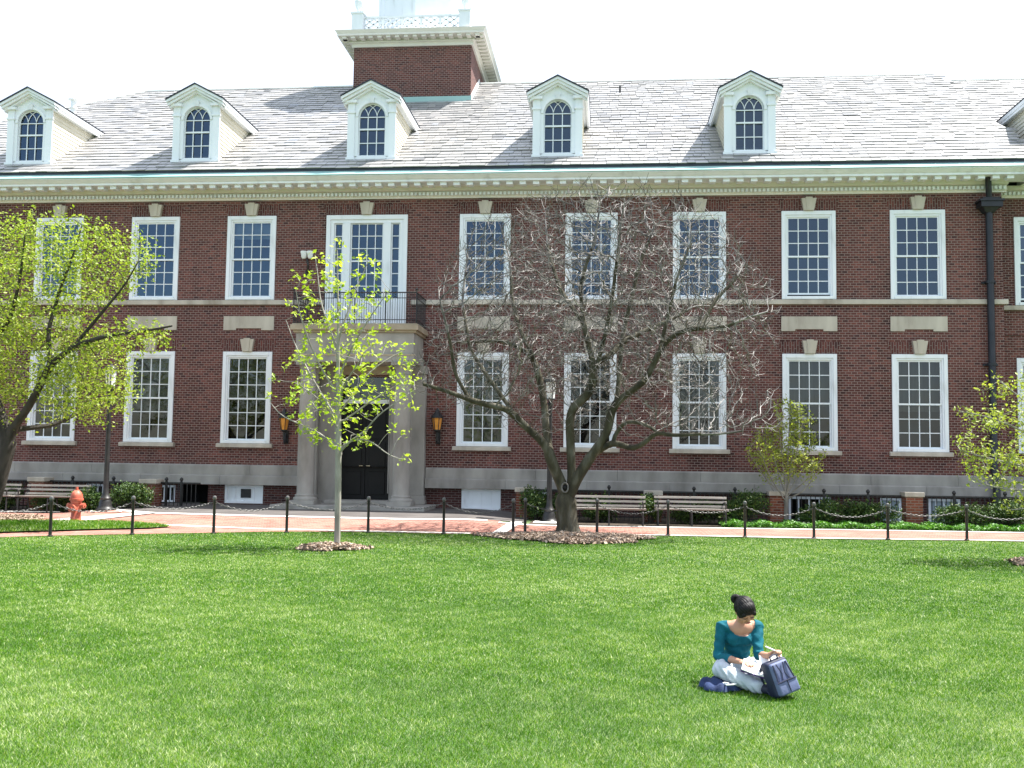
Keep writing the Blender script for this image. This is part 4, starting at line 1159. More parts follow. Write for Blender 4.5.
def chain(p, q, sag, label):
    p, q = np.array(p), np.array(q)
    L = np.linalg.norm(q - p); n = int(L / .062)
    mb = MB()
    pts = [p + (q - p) * t - np.array([0, 0, sag * 4 * t * (1 - t)]) for t in np.linspace(0, 1, n + 1)]
    for i in range(n):
        c = (pts[i] + pts[i + 1]) / 2; d = pts[i + 1] - pts[i]; d /= np.linalg.norm(d)
        side = np.cross(d, (0, 0, 1)); side /= np.linalg.norm(side); up = np.cross(side, d)
        w = side if i % 2 else up
        ring = []
        for k in range(8):
            a = 2 * math.pi * k / 8; ring.append(c + d * .043 * math.cos(a) + w * .018 * math.sin(a))
        ring.append(ring[0]); mb.tube(ring, .0055, 4, cap=False)
    o = mb.build('hanging_chain', M['iron_grey'], None, origin=p, smooth=True)
    return tag(o, label, 'chain', 'grey chains slung between the posts')
CL = ['far left end of the lawn edge', 'red hydrant', 'tip of the grass island and the dark area opening', 'pinkish path left of the porch', 'left porch column and black door', 'right porch column', 'boarded basement window right of the porch', None, 'trunk of the bare tree', 'bench nearest the bare tree', 'second right bench', 'small vase shaped tree', 'shrubs left of the rightmost pier', 'rightmost pier', 'green branches at the right edge']
for i in range(len(tops) - 1):
    if CL[i] is None: continue
    chain(tops[i], tops[i + 1], .18 + .03 * math.sin(i * 2.3), 'sagging grey chain before the ' + CL[i])

# ------------------------------------------------------------------ benches
def make_bench(label):
    o = empty('park_bench', (0, 0, 0), label, 'bench', 'weathered wooden park benches')
    W = .95
    mb = MB()
    for k in range(5):
        y = -.23 + k * .105; z = .40 + .012 * abs(k - 2.5); mb.box(-W, W, y, y + .082, z, z + .035)
    mb.build('seat', M['wood'], o, bevel=.005)
    mb = MB()
    for k in range(3):
        z = .48 + k * .112; y = .26 + .036 * k; mb.hexa([(-W, y, z), (W, y, z), (W, y + .035, z + .005), (-W, y + .035, z + .005)], [(-W, y + .020, z + .052), (W, y + .020, z + .052), (W, y + .055, z + .057), (-W, y + .055, z + .057)])
    mb.build('backrest', M['wood'], o)
    for x in (-W + .08, 0, W - .08):
        mb = MB()
        mb.tube([(x, -.22, 0), (x, -.20, .38), (x, .26, .385), (x, .385, .775)], .022, 6); mb.tube([(x, .26, .385), (x, .34, 0)], .022, 6)
        if x: mb.tube([(x, -.20, .38), (x, -.22, .60), (x, -.05, .63), (x, .30, .60)], .02, 6)
        mb.build('leg_frame', M['iron'], o, origin=(x, 0, 0))
    return o
b1 = make_bench('weathered slatted bench just right of the bare tree trunk')
def pb_(px_, py_, yy=None):
    g = G(px_, py_); return (g[0], g[1] + .25, g[2] + .02)
g = G(609, 526.8); b1.location = Vector((g[0], g[1] + .22, g[2] + .015))
g = G(692, 527.3); copy_thing(b1, (g[0], g[1] + .22, g[2] + .015), 'weathered slatted bench farther right of the bare tree, beside the dark shrub')
for px_, lab in ((52, 'weathered slatted bench behind the red hydrant'), (-18, 'weathered slatted bench cut off at the left edge')):
    p = at(px_, 494, 27.0); copy_thing(b1, (p[0], 27.0, float(hgt(p[0], 27.0)) + .03), lab)

# ------------------------------------------------------------------ lamp posts
def lamp_post(label, g, H=3.95):
    o = empty('lamp_post', g, label, 'lamp post', 'tall dark lamp posts')
    x, y, z = g
    mb = MB(); mb.lathe([(.24, 0), (.24, .05), (.20, .08), (.17, .14), (.17, .22), (.13, .30), (.15, .34), (.12, .38), (.085, .46), (.075, .6)], g, 20); mb.build('base', M['iron'], o, smooth=True)
    mb = MB(); mb.lathe([(.072, .6), (.062, 2.0), (.052, H - .78), (.08, H - .76), (.08, H - .72), (.05, H - .70), (.06, H - .66)], g, 14); mb.build('pole', M['iron'], o, smooth=True)
    mb = MB(); mb.lathe([(.115, H - .60), (.15, H - .16)], g, 16, cap=True); mb.build('glass', M['frost'], o, smooth=True)
    mb = MB(); mb.lathe([(.05, H - .66), (.13, H - .63), (.13, H - .60)], g, 16); mb.lathe([(.185, H - .16), (.185, H - .12), (.15, H - .06), (.07, H - .02), (.03, H + .01), (.02, H + .06)], g, 16)
    for k in range(4):
        a = math.pi / 2 * k + .5; mb.tube([(x + .12 * math.cos(a), y + .12 * math.sin(a), z + H - .6), (x + .155 * math.cos(a), y + .155 * math.sin(a), z + H - .16)], .012, 5)
    mb.build('lantern_frame', M['iron'], o, smooth=True)
lamp_post('tall dark lamp post with a white lantern behind the bare tree', G(549, 522.6))
lamp_post('tall dark lamp post behind the yellow green tree, its lantern hidden in leaves', G(105, 510.5), 4.0)
mb = MB(); g = G(549, 523.4); mb.box(g[0] - .42, g[0] + .42, g[1] - .3, g[1] + .5, -.02, .045); tag(mb.build('lamp_plinth', M['band'], bevel=.01), 'pale stone pad under the right lamp post', 'stone pad')

# ------------------------------------------------------------------ hydrant
g = G(75.5, 522); hy = empty('fire_hydrant', g, 'faded red fire hydrant standing by the small grass island', 'hydrant')
mb = MB(); mb.lathe([(.19, 0), (.19, .04), (.13, .05), (.125, .12), (.115, .14), (.115, .46), (.135, .48), (.135, .53)], g, 18); mb.build('barrel', M['hydrant'], hy, smooth=True)
mb = MB(); mb.lathe([(.165, .53), (.165, .575), (.15, .58), (.145, .64), (.12, .71), (.08, .76), (.045, .78), (.045, .80), (.032, .80), (.032, .86)], g, 18); mb.build('bonnet', M['hydrant'], hy, smooth=True)
for s in (-1, 1):
    mb = MB(); mb.lathe([(.055, s * .10), (.055, s * .17), (.068, s * .17), (.068, s * .215), (.025, s * .22), (.025, s * .25)], (g[0], g[1], g[2] + .40), 12, 'x'); mb.build('hose_cap', M['hydrant'], hy, smooth=True)
mb = MB(); mb.lathe([(.075, -.10), (.075, -.17), (.092, -.17), (.092, -.225), (.028, -.23), (.028, -.26)], (g[0], g[1], g[2] + .34), 14, 'y'); mb.build('pumper_cap', M['hydrant'], hy, smooth=True)
mb = MB(); mb.lathe([(.20, .0), (.20, .035)], (g[0], g[1], g[2] + .001), 18); mb.build('base_flange', M['iron'], hy)

# ------------------------------------------------------------------ leaves, shrubs
def leaf_quads(C, size, rg, up=.3, asp=.6, fold=0.0):
    """four-corner leaves with random tilt about the given points"""
    n = len(C)
    nr = rg.normal(0, 1, (n, 3)); nr[:, 2] = np.abs(nr[:, 2]) + up; nr /= np.linalg.norm(nr, axis=1)[:, None]
    t = rg.normal(0, 1, (n, 3)); t -= nr * (t * nr).sum(1)[:, None]; t /= np.linalg.norm(t, axis=1)[:, None]
    b_ = np.cross(nr, t)
    s = size * rg.uniform(.6, 1.3, n)[:, None]
    V = np.stack([C - t * s, C + b_ * s * asp, C + t * s, C - b_ * s * asp + nr * s * .25], 1).reshape(-1, 3)
    return V


def shrub(name, pxy, w, h, d, n, mat, label, cat, group, size=.045, seed=0, y=None, lumps=9):
    rg = np.random.default_rng(1000 + seed)
    if y is None: g = G(*pxy)
    else:
        g = at(pxy[0], pxy[1], y); g[2] = float(hgt(g[0], g[1]))
    o = empty(name, g, label, cat, group)
    # several overlapping clumps of foliage, each with ragged outline
    C = []
    cs = np.stack([rg.uniform(-.62, .62, lumps) * w / 2, rg.uniform(-.5, .5, lumps) * d / 2, rg.uniform(.28, .74, lumps) * h], 1)
    for c in cs:
        m_ = n // lumps; u = rg.normal(0, 1, (m_, 3)); u /= np.linalg.norm(u, axis=1)[:, None]
        r = rg.random(m_) ** .45 * rg.uniform(.8, 1.2, m_)
        C.append(c + u * r[:, None] * np.array([w * .30, d * .34, h * .33]))
    # sprigs poking out
    for k in range(int(lumps * 3)):
        c = cs[k % lumps]; u = rg.normal(0, 1, 3); u[2] = abs(u[2]) + .3; u /= np.linalg.norm(u)
        tt = np.linspace(.5, 1.45, 16)[:, None]; C.append(c + u * tt * np.array([w * .25, d * .26, h * .33]) + rg.normal(0, .012, (16, 3)))
    C = np.concatenate(C); C[:, 2] = np.maximum(C[:, 2], .02)
    V = leaf_quads(C, size, rg, .2, .42) + g
    tint = np.clip(rg.normal(.45, .22, len(C)), 0, 1)
    tint[rg.random(len(C)) < .05] = 1
    mesh_np('foliage', V, np.arange(len(V)).reshape(-1, 4), mat, o, tint=tint)
    mb = MB()
    for k in range(7):
        a = rg.uniform(0, 2 * math.pi); c = cs[k % lumps]
        mb.tube([(g[0] + .08 * math.cos(a), g[1] + .08 * math.sin(a), g[2] - .02), g + c * .6 + [0, 0, .02], g + c], [.018, .012, .006], 5)
    mb.build('stem', M['bark_dark'], o)
    return o


SH = [((8, 506), .95, .72, 27.9, 'dark evergreen shrub behind the far left bench'), ((62, 506), 1.5, .62, 27.75, 'dark evergreen shrub behind the bench with the pier cap'), ((91, 508), .9, .72, 27.3, 'dark evergreen shrub just left of the left lamp post'),
      ((130, 508), 1.3, .70, 27.1, 'rounded evergreen shrub between the left lamp post and the left pier'), ((538, 522), .95, .86, 27.75, 'leafy evergreen shrub at the foot of the right lamp post'), ((562, 522), .6, .75, 27.8, 'evergreen shrub behind the bare trunk'),
      ((600, 522), 1.2, .72, 27.7, 'dark shrub seen through the slats of the bench nearest the bare tree'), ((651, 524), .62, .80, 27.5, 'light tipped shrub in the gap between the two right benches'), ((695, 524), 1.3, .70, 27.75, 'dark shrub seen through the slats of the second right bench'),
      ((745, 524), 1.45, .92, 27.65, 'big dark evergreen shrub right of the second right bench'), ((818, 524), 1.1, .72, 27.8, 'dark evergreen shrub right of the small vase shaped tree'), ((867, 524), 1.5, .78, 27.8, 'wide dark evergreen shrub left of the rightmost pier'),
      ((958, 526), 1.45, .70, 27.8, 'low dark evergreen shrub right of the rightmost pier'), ((1008, 526), 1.3, .75, 27.8, 'dark evergreen shrub under the green branches at the right edge')]
for i, (pxy, w, h, y, lab) in enumerate(SH):
    shrub('evergreen_shrub', pxy, w, h, .95, 3600, M['yew'], lab, 'shrub', 'dark evergreen shrubs below the wall', .04, i, y)

# ground cover along the right bed
n = 15000
x = RNG.uniform(3.0, 13, n); y = far_r(x) + .05 + RNG.random(n) ** 1.3 * 1.15
k = (np.sin(x * 5.1) + np.sin(x * 2.3 + 1) + RNG.normal(0, .6, n)) > -1.6
x, y = x[k], y[k]
C = np.stack([x, y, hgt(x, y) + RNG.random(len(x)) * (.10 + .08 * np.sin(x * 4.2) ** 2)+.01], 1)
V = leaf_quads(C, .045, RNG, .9, .55)
tag(mesh_np('ground_cover', V, np.arange(len(V)).reshape(-1, 4), M['cover'], tint=np.clip(RNG.normal(.5, .25, len(C)), 0, 1)), 'bright green leafy ground cover along the right brick path', 'ground cover', kind='stuff')

# ------------------------------------------------------------------ trees
def resample(P, step):
    P = np.array(P, float); d = np.r_[0, np.cumsum(np.linalg.norm(np.diff(P, axis=0), axis=1))]
    n = max(2, int(d[-1] / step) + 1); t = np.linspace(0, d[-1], n)
    # smooth the control polyline a little
    Q = np.stack([np.interp(t, d, P[:, k]) for k in range(3)], 1)
    for _ in range(2):
        Q[1:-1] = .25 * Q[:-2] + .5 * Q[1:-1] + .25 * Q[2:]
    return Q, t / d[-1]


def grow(guides, attr, step, infl, kill, iters, seed, bias=(0, 0, .1), wob=.25, r_tip=.006, e=2.4, max_nodes=14000):
    """guide limbs first, then twigs that reach out into the crown volume"""
    rg = np.random.default_rng(seed)
    pos, par, rad = [], [], []
    for pts, r0, r1 in guides:
        Q, t = resample(pts, step)
        if not pos:
            prev = -1; Qs = zip(Q, t)
        else:
            A_ = np.array(pos); prev = int(np.argmin(((A_ - Q[0]) ** 2).sum(1))); Qs = list(zip(Q, t))[1:]
        for q_, tt in Qs:
            pos.append(q_); par.append(prev); rad.append(r0 + (r1 - r0) * tt); prev = len(pos) - 1
    P = np.array(pos); attr = attr.copy()
    nd = np.full(len(attr), 1e9); ni = np.zeros(len(attr), int)
    for s in range(0, len(P), 400):
        D = np.linalg.norm(attr[:, None] - P[None, s:s + 400], axis=2); j = D.argmin(1); dm = D[np.arange(len(attr)), j]
        b_ = dm < nd; nd[b_] = dm[b_]; ni[b_] = j[b_] + s
    bias = np.array(bias)
    for it in range(iters):
        act = nd < infl
        if not act.any() or len(pos) > max_nodes: break
        idx = ni[act]; dv = attr[act] - P[idx]; dv /= np.linalg.norm(dv, axis=1)[:, None] + 1e-9
        u, inv = np.unique(idx, return_inverse=True)
        S = np.zeros((len(u), 3)); np.add.at(S, inv, dv)
        S /= np.linalg.norm(S, axis=1)[:, None] + 1e-6
        S = S + bias + rg.normal(0, wob, S.shape)
        S /= np.linalg.norm(S, axis=1)[:, None] + 1e-9
        new = P[u] + S * step * rg.uniform(.7, 1.2, len(u))[:, None]
        s0 = len(pos)
        for a, p_ in zip(u, new): pos.append(p_); par.append(int(a)); rad.append(0.0)
        P = np.array(pos)
        for s in range(s0, len(P), 400):
            D = np.linalg.norm(attr[:, None] - P[None, s:s + 400], axis=2); j = D.argmin(1); dm = D[np.arange(len(attr)), j]
            b_ = dm < nd; nd[b_] = dm[b_]; ni[b_] = j[b_] + s
        keep = nd > kill
        attr, nd, ni = attr[keep], nd[keep], ni[keep]
        if not len(attr): break
    n = len(pos); acc = np.zeros(n); R = np.zeros(n)
    for i in range(n - 1, -1, -1):
        r = max(r_tip, acc[i] ** (1 / e)); r = max(rad[i], r) if rad[i] else r
        R[i] = r
        if par[i] >= 0: acc[par[i]] += min(r, 1.0) ** e
    return P, np.array(par), R, np.array(rad) > 0


def tree_mesh(P, par, R, guide, sel, name, mat, parent, thin=4):
    n = len(P); kids = [[] for _ in range(n)]
    for i in range(n):
        if par[i] >= 0: kids[par[i]].append(i)
    mb = MB(); done = np.zeros(n, bool)
    for i in range(n):
        if done[i] or not sel[i]: continue
        ch = [i]; done[i] = True
        while True:
            ks = [k for k in kids[ch[-1]] if sel[k] and not done[k]]
            if not ks: break
            k = max(ks, key=lambda q_: R[q_]); ch.append(k); done[k] = True
        pts = [P[k] for k in ch]; rr = [R[k] for k in ch]
        if par[i] >= 0: pts = [P[par[i]]] + pts; rr = [min(rr[0] * 1.15, R[par[i]])] + rr
        if len(pts) < 2: continue
        nn = 12 if max(rr) > .09 else 8 if max(rr) > .04 else 5 if max(rr) > .015 else thin
        mb.tube(pts, rr, nn, cap=True)
    return mb.build(name, mat, parent, smooth=True)


def ell(n, c, r, rg, pw=.5, zmin=None, yflat=1.0):
    u = rg.normal(0, 1, (n, 3)); u /= np.linalg.norm(u, axis=1)[:, None]
    p = np.array(c) + u * (rg.random(n) ** pw)[:, None] * np.array(r)
    return p if zmin is None else p[p[:, 2] > zmin]


def px_line(pts, y0, y1=None):
    y1 = y0 if y1 is None else y1
    return [at(a, b_, y0 + (y1 - y0) * k / max(1, len(pts) - 1)) for k, (a, b_) in enumerate(pts)]


# --- the bare, many-limbed tree
rg = np.random.default_rng(21)
g0 = G(568, 534); TYY = g0[1]
bare = empty('bare_tree', g0, 'large bare many limbed tree with pale twigs in the middle of the view', 'tree')
guides = [
    (px_line([(568, 536), (567, 520), (566, 505), (565, 494)], TYY), .215, .18),
    (px_line([(567, 500), (560, 480), (553, 466), (547, 447), (537, 436), (522, 424), (512, 412), (505, 408), (488, 405), (470, 400), (447, 391), (423, 384)], TYY, TYY - 1.2), .12, .04),
    (px_line([(549, 452), (546, 430), (544.5, 407), (541, 385), (535, 361), (525, 350), (501, 340), (476, 342), (451, 342)], TYY, TYY + 1.0), .10, .03),
    (px_line([(567, 502), (572, 482), (571, 455), (569.5, 420), (572, 407), (589, 395), (594, 380), (593, 361), (584, 326), (580, 287), (585, 268), (595, 240), (600, 205)], TYY, TYY - .6), .10, .015),
    (px_line([(567, 502), (577, 478), (594, 452), (608, 432), (612, 407), (626, 394), (642, 384), (650, 373), (658, 353), (673, 334), (693, 328), (724, 328), (740, 320), (767, 312)], TYY, TYY - 1.4), .13, .022),
    (px_line([(594, 364), (612, 354), (622, 342), (642, 332), (672, 319), (690, 308)], TYY - .3, TYY + 1.2), .075, .02),
    (px_line([(617, 400), (620, 367), (622, 337), (632, 297), (640, 262), (655, 225)], TYY - .4, TYY + .3), .055, .013),
    (px_line([(590, 458), (599, 450), (614, 441), (632, 450), (644, 444), (656, 431), (672, 436), (694, 434), (719, 434), (742, 431)], TYY, TYY - 1.6), .085, .018),
    (px_line([(612, 441), (624, 420), (647, 424), (656, 431)], TYY - .3, TYY - .7), .05, .04),
    (px_line([(535, 361), (520, 330), (512, 300), (510, 260), (500, 225)], TYY + .3, TYY + 1.2), .05, .012),
    (px_line([(470, 400), (455, 375), (450, 340), (440, 300)], TYY - .8, TYY - 1.4), .045, .012),
    (px_line([(513, 412), (490, 380), (470, 350), (462, 300), (468, 250)], TYY - .6, TYY + .4), .05, .012),
    (px_line([(583, 322), (560, 290), (548, 250), (545, 215)], TYY - .4, TYY + .8), .045, .012),
    (px_line([(660, 350), (668, 315), (676, 280), (690, 245)], TYY - .8, TYY - 1.2), .045, .012),
    (px_line([(700, 328), (715, 300), (735, 280), (745, 262)], TYY - 1.0, TYY - .3), .04, .011),
    (px_line([(594, 375), (604, 340), (612, 300), (618, 250), (622, 215)], TYY - .3, TYY - 1.2), .045, .012),
]
c0 = at(600, 328, TYY)
A_ = ell(12500, c0 + np.array([0, 0, .15]), (4.15, 3.1, 3.25), rg, .42)
# lower skirt pulled away beneath, fuller to the sides
zc = c0[2]
A_ = A_[(A_[:, 2] > zc - 1.5) | (rg.random(len(A_)) < .22)]
A2 = ell(300, at(735, 415, TYY - 1), (1.2, 1.0, .8), rg); A3 = ell(380, at(450, 370, TYY - .6), (1.0, 1.2, 1.0), rg)
A_ = np.concatenate([A_, A2, A3]); A_ = A_[A_[:, 2] > 2.2]
P, par, R, gd = grow(guides, A_, .145, 1.7, .19, 120, 5, bias=(0, 0, .2), wob=.30, r_tip=.0060, e=2.45, max_nodes=22000)
# short spur twigs on the thin wood
thin = np.where(R < .02)[0]; pick = rg.choice(thin, min(len(thin), 8000), replace=False)
par_dir = P[pick] - P[par[pick]]; par_dir /= np.linalg.norm(par_dir, axis=1)[:, None] + 1e-9
d1 = par_dir * .8 + rg.normal(0, .42, (len(pick), 3)) + [0, 0, .35]; d1 /= np.linalg.norm(d1, axis=1)[:, None]
n0 = len(P); P1 = P[pick] + d1 * rg.uniform(.07, .16, len(pick))[:, None]
d2 = d1 + rg.normal(0, .15, d1.shape) + [0, 0, .3]; d2 /= np.linalg.norm(d2, axis=1)[:, None]
P2 = P1 + d2 * rg.uniform(.06, .15, len(pick))[:, None]
m_ = len(pick)
P = np.concatenate([P, P1, P2]); par = np.concatenate([par, pick, n0 + np.arange(m_)]); R = np.concatenate([R, np.full(m_, .0055), np.full(m_, .0045)]); gd = np.concatenate([gd, np.zeros(2 * m_, bool)])
thick = R >= .032
tree_mesh(P, par, R, gd, thick, 'trunk', M['bark'], bare)
tree_mesh(P, par, R, gd, ~thick, 'twigs', M['twig'], bare, 3)
# root flare and the old knot hole
mb = MB()
for k in range(9):
    a = 2 * math.pi * k / 9 + .3; c, s = math.cos(a), math.sin(a)
    mb.tube([g0 + [c * .13, s * .13, .62], g0 + [c * .155, s * .155, .28], g0 + [c * .22, s * .22, .06], g0 + [c * .34, s * .34, -.06]], [.05, .07, .075, .04], 8)
mb.build('roots', M['bark'], bare, smooth=True)
p = at(565, 487.5, TYY - .20); mb = MB()
mb.tube([p + [.075 * math.cos(t_), -.02, .11 * math.sin(t_)] for t_ in np.linspace(0, 2 * math.pi, 15)], .020, 6, cap=False); mb.build('knot_rim', M['twig'], bare, smooth=True)
mb = MB(); mb.lathe([(.01, -.035), (.045, -.03), (.066, -.005), (.06, .06)], p, 12, 'y'); mb.build('knot_dark_plug', M['door'], bare)  # bulging black plug; its colour paints the dark inside the knot hole


def leafed(name, label, base, guides, A_, step, infl, kill, iters, seed, lmat, bmat, leaf, per, rmax, spread, bias=(0, 0, .1), wob=.25, e=2.4, r_tip=.005, tip_only=False, group=None, cat='tree', up=.3):
    rg = np.random.default_rng(seed)
    P, par, R, gd = grow(guides, A_, step, infl, kill, iters, seed, bias, wob, r_tip, e)
    o = empty(name, base, label, cat, group)
    thick = R >= .02
    tree_mesh(P, par, R, gd, thick, 'trunk', bmat, o); tree_mesh(P, par, R, gd, ~thick, 'branches', bmat, o, 4)
    has = np.zeros(len(P), bool); has[par[par >= 0]] = True
    sel = (~has) if tip_only else (R < rmax)
    C = P[sel]
    C = np.repeat(C, per, 0) + rg.normal(0, spread, (len(C) * per, 3))
    V = leaf_quads(C, leaf, rg, up, .55)
    cl = np.repeat(rg.normal(0, .16, sel.sum()), per)
    mesh_np('leaves', V, np.arange(len(V)).reshape(-1, 4), lmat, o, tint=np.clip(.5 + cl + rg.normal(0, .2, len(C)), 0, 1))
    return o


# --- the young tree in front of the porch
g1 = G(337, 548.5); ty = g1[1]
gd_ = [(px_line([(337, 549), (338, 500), (338.5, 450), (338, 400), (338, 350), (338, 300), (337, 250)], ty), .060, .011)]
for a, b_, yo in [((338, 455), [(350, 440), (366, 432), (374, 418), (395, 403), (415, 390)], -.7), ((338, 450), [(352, 438), (372, 440), (388, 456), (405, 460)], -.2), ((338, 447), [(318, 432), (300, 424), (280, 416), (270, 402)], .2),
                   ((338, 420), [(322, 395), (308, 370), (295, 345), (286, 320)], .5), ((338, 415), [(352, 395), (366, 375), (385, 360), (405, 350)], .6), ((338, 395), [(322, 370), (310, 345), (300, 315), (296, 290)], -.5),
                   ((338, 380), [(350, 350), (362, 330), (378, 305), (390, 290)], -.4), ((338, 350), [(328, 325), (320, 300), (318, 275), (315, 255)], .3), ((338, 340), [(348, 310), (358, 285), (368, 262)], .3), ((338, 400), [(346, 380), (358, 365), (364, 352)], -.9), ((338, 430), [(330, 410), (318, 398), (300, 385)], -.8), ((338, 425), [(356, 412), (380, 395), (410, 378)], .1)]:
    gd_.append((px_line([a] + b_, ty, ty + yo), .022, .007))
rg = np.random.default_rng(33)
A_ = np.concatenate([ell(250, at(345, 385, ty), (1.55, 1.35, 1.4), rg, .38), ell(170, at(340, 302, ty), (1.05, .9, 1.1), rg, .42), ell(24, at(395, 385, ty - .3), (.55, .5, .45), rg)])
leafed('young_tree', 'slender young tree with sparse bright green leaves in front of the porch', g1, gd_, A_, .15, 1.3, .26, 40, 8, M['leaf_young'], M['bark_young'], .050, 12, .0098, .064, bias=(0, 0, .14), wob=.2, r_tip=.005, tip_only=True, up=.5)

# --- the big yellow green tree at the left edge
g2 = G(-16, 524); ty = g2[1]
gl = [([g2, at(-4, 490, ty), at(4, 460, ty), at(12, 430, ty)], .17, .125),
      (px_line([(12, 430), (30, 405), (50, 365), (75, 345), (110, 335), (150, 330), (172, 326)], ty, ty - 1.6), .10, .02),
      (px_line([(8, 440), (-5, 400), (-15, 350), (-20, 290), (-10, 240)], ty, ty + .5), .13, .03),
      (px_line([(12, 430), (30, 428), (55, 425), (80, 412), (120, 400)], ty, ty + 1.2), .07, .02),
      (px_line([(50, 365), (48, 330), (60, 290), (75, 250), (82, 225)], ty - .5, ty - .2), .06, .015),
      (px_line([(75, 345), (100, 315), (125, 285), (138, 262)], ty - .8, ty - 1.4), .045, .014),
      (px_line([(-15, 350), (10, 320), (20, 280), (25, 235)], ty, ty - 1.2), .07, .016),
      (px_line([(-8, 410), (-60, 370), (-110, 330), (-140, 280)], ty, ty + .4), .10, .02), (px_line([(-15, 380), (-60, 320), (-70, 260)], ty, ty - 1.4), .08, .02)]
rg = np.random.default_rng(44)
A_ = np.concatenate([ell(1100, at(5, 322, ty), (2.35, 2.4, 2.6), rg, .45), ell(420, at(90, 380, ty - .4), (1.15, 1.4, 1.15), rg, .5), ell(170, at(140, 335, ty - 1.2), (.75, .8, .45), rg), ell(360, at(-90, 330, ty), (2.4, 2.4, 2.4), rg), ell(340, at(105, 262, ty - .6), (1.3, 1.1, 1.0), rg), ell(200, at(40, 240, ty), (1.4, 1.2, .8), rg)])
leafed('leafy_tree', 'large tree with yellow green new leaves at the left edge', g2, gl, A_, .16, 1.7, .26, 60, 9, M['leaf_left'], M['bark_dark'], .044, 11, .0120, .13, bias=(0, 0, .05), wob=.3, r_tip=.0055)

# --- the little vase shaped tree before the right windows
g3 = at(786, 518, 28.1); g3[2] = 0; ty = 28.1
gv = [([g3, g3 + [0, 0, .45], g3 + [.02, 0, .75]], .05, .042)]
for tx, tyy, yo in [(757, 445, -.5), (768, 430, .4), (778, 415, -.2), (790, 402, .2), (803, 420, -.4), (816, 436, .4), (826, 452, -.3), (762, 470, .3), (820, 470, -.6), (798, 410, .6), (748, 452, .0)]:
    p0 = g3 + [.02, 0, rg.uniform(.55, .9)]; p1 = at(tx, tyy, ty + yo); mid = (p0 + p1) / 2 + [0, 0, -.18] if abs(tx - 786) > 15 else (p0 + p1) / 2
    gv.append(([p0, mid, p1], .02, .007))
A_ = np.concatenate([ell(420, at(786, 452, ty), (1.05, .9, .9), rg, .5), ell(90, at(790, 420, ty), (.7, .6, .6), rg)])
leafed('vase_shaped_tree', 'small vase shaped tree with fine olive green leaves under the second window from the right', g3, gv, A_, .10, .8, .16, 40, 12, M['leaf_small'], M['bark_young'], .040, 8, .0115, .075, bias=(0, 0, .2), wob=.25, r_tip=.0048)

# --- the tree leaning in from the right edge
g5 = np.array([8.5, 18.75, 0.0]); ty = 18.75
gr_ = [([g5, g5 + [.03, 0, .8], g5 + [0, .05, 1.25]], .085, .07)]
for pts, yo in [([(1075, 470), (1040, 440), (1010, 425), (985, 416), (958, 411)], -.2), ([(1075, 470), (1050, 430), (1024, 400), (1008, 388), (994, 376)], .4), ([(1075, 480), (1040, 470), (1005, 462), (975, 455), (960, 450)], .3), ([(1075, 485), (1040, 490), (1010, 490), (985, 485), (972, 478)], -.6), ([(1075, 470), (1062, 410), (1058, 370), (1050, 330)], 0), ([(1075, 470), (1100, 420), (1125, 380), (1140, 350)], .3), ([(1075, 480), (1110, 460), (1150, 440)], -.3), ([(1075, 500), (1050, 505), (1030, 508), (1010, 510)], .2), ([(1060, 455), (1040, 415), (1030, 390), (1024, 375)], -.5)]:
    gr_.append((px_line(pts, ty, ty + yo), .030, .008))
A_ = np.concatenate([ell(420, at(1060, 440, ty), (1.75, 1.5, 1.35), rg, .5), ell(80, at(990, 470, ty), (.55, .6, .45), rg), ell(50, at(985, 418, ty), (.45, .5, .3), rg)])
leafed('spreading_tree', 'low spreading tree with small pale leaves reaching in at the right edge', g5, gr_, A_, .12, 1.0, .19, 45, 14, M['leaf_small'], M['bark_young'], .036, 8, .0115, .07, bias=(0, 0, .05), wob=.28, r_tip=.0052)

# ------------------------------------------------------------------ the reader on the lawn
M['skin'] = pmat('warm_skin', [(.3, (.40, .20, .125)), (.7, (.50, .27, .18))], .5, 12, spec=.4)
M['hair'] = pmat('black_hair', [(.35, (.004, .0035, .0035)), (.65, (.012, .009, .008))], .5, 60, .15, 90, spec=.22, stretch=(1, .25, 1))
M['teal'] = pmat('teal_knit', [(.3, (.003, .082, .112)), (.7, (.005, .12, .158))], .75, 14, .2, 90, spec=.2)
M['jeans'] = pmat('pale_jeans', [(.3, (.38, .43, .48)), (.7, (.55, .59, .63))], .85, 9, .25, 140)
M['navy'] = pmat('navy_cloth', [(.3, (.012, .022, .065)), (.7, (.025, .045, .12))], .85, 14, .2, 80)
M['bag'] = pmat('slate_blue_nylon', [(.3, (.085, .105, .20)), (.7, (.14, .165, .28))], .55, 16, .12, 120)
M['bag_dark'] = pmat('dark_navy_nylon', [(.3, (.008, .011, .03)), (.7, (.018, .023, .055))], .6, 12, .1, 120)
M['paper'] = pmat('white_paper', [(.3, (.78, .78, .77)), (.7, (.84, .84, .83))], .7, 3)
M['purple'] = pmat('purple_cover', [(.3, (.05, .02, .12)), (.7, (.08, .03, .17))], .45, 4)
M['shoe'] = pmat('dark_shoe', [(.3, (.012, .014, .03)), (.7, (.03, .035, .06))], .6, 10)
M['white_trim'] = M['paper']; M['lip'] = pmat('lip_skin', [(.3, (.30, .09, .075)), (.7, (.36, .12, .10))], .4, 20)
M['eye'] = pmat('dark_lashes', [(.4, (.01, .008, .007)), (.6, (.02, .016, .014))], .4, 8)


def nrm(v):
    v = np.array(v, float); return v / np.linalg.norm(v)


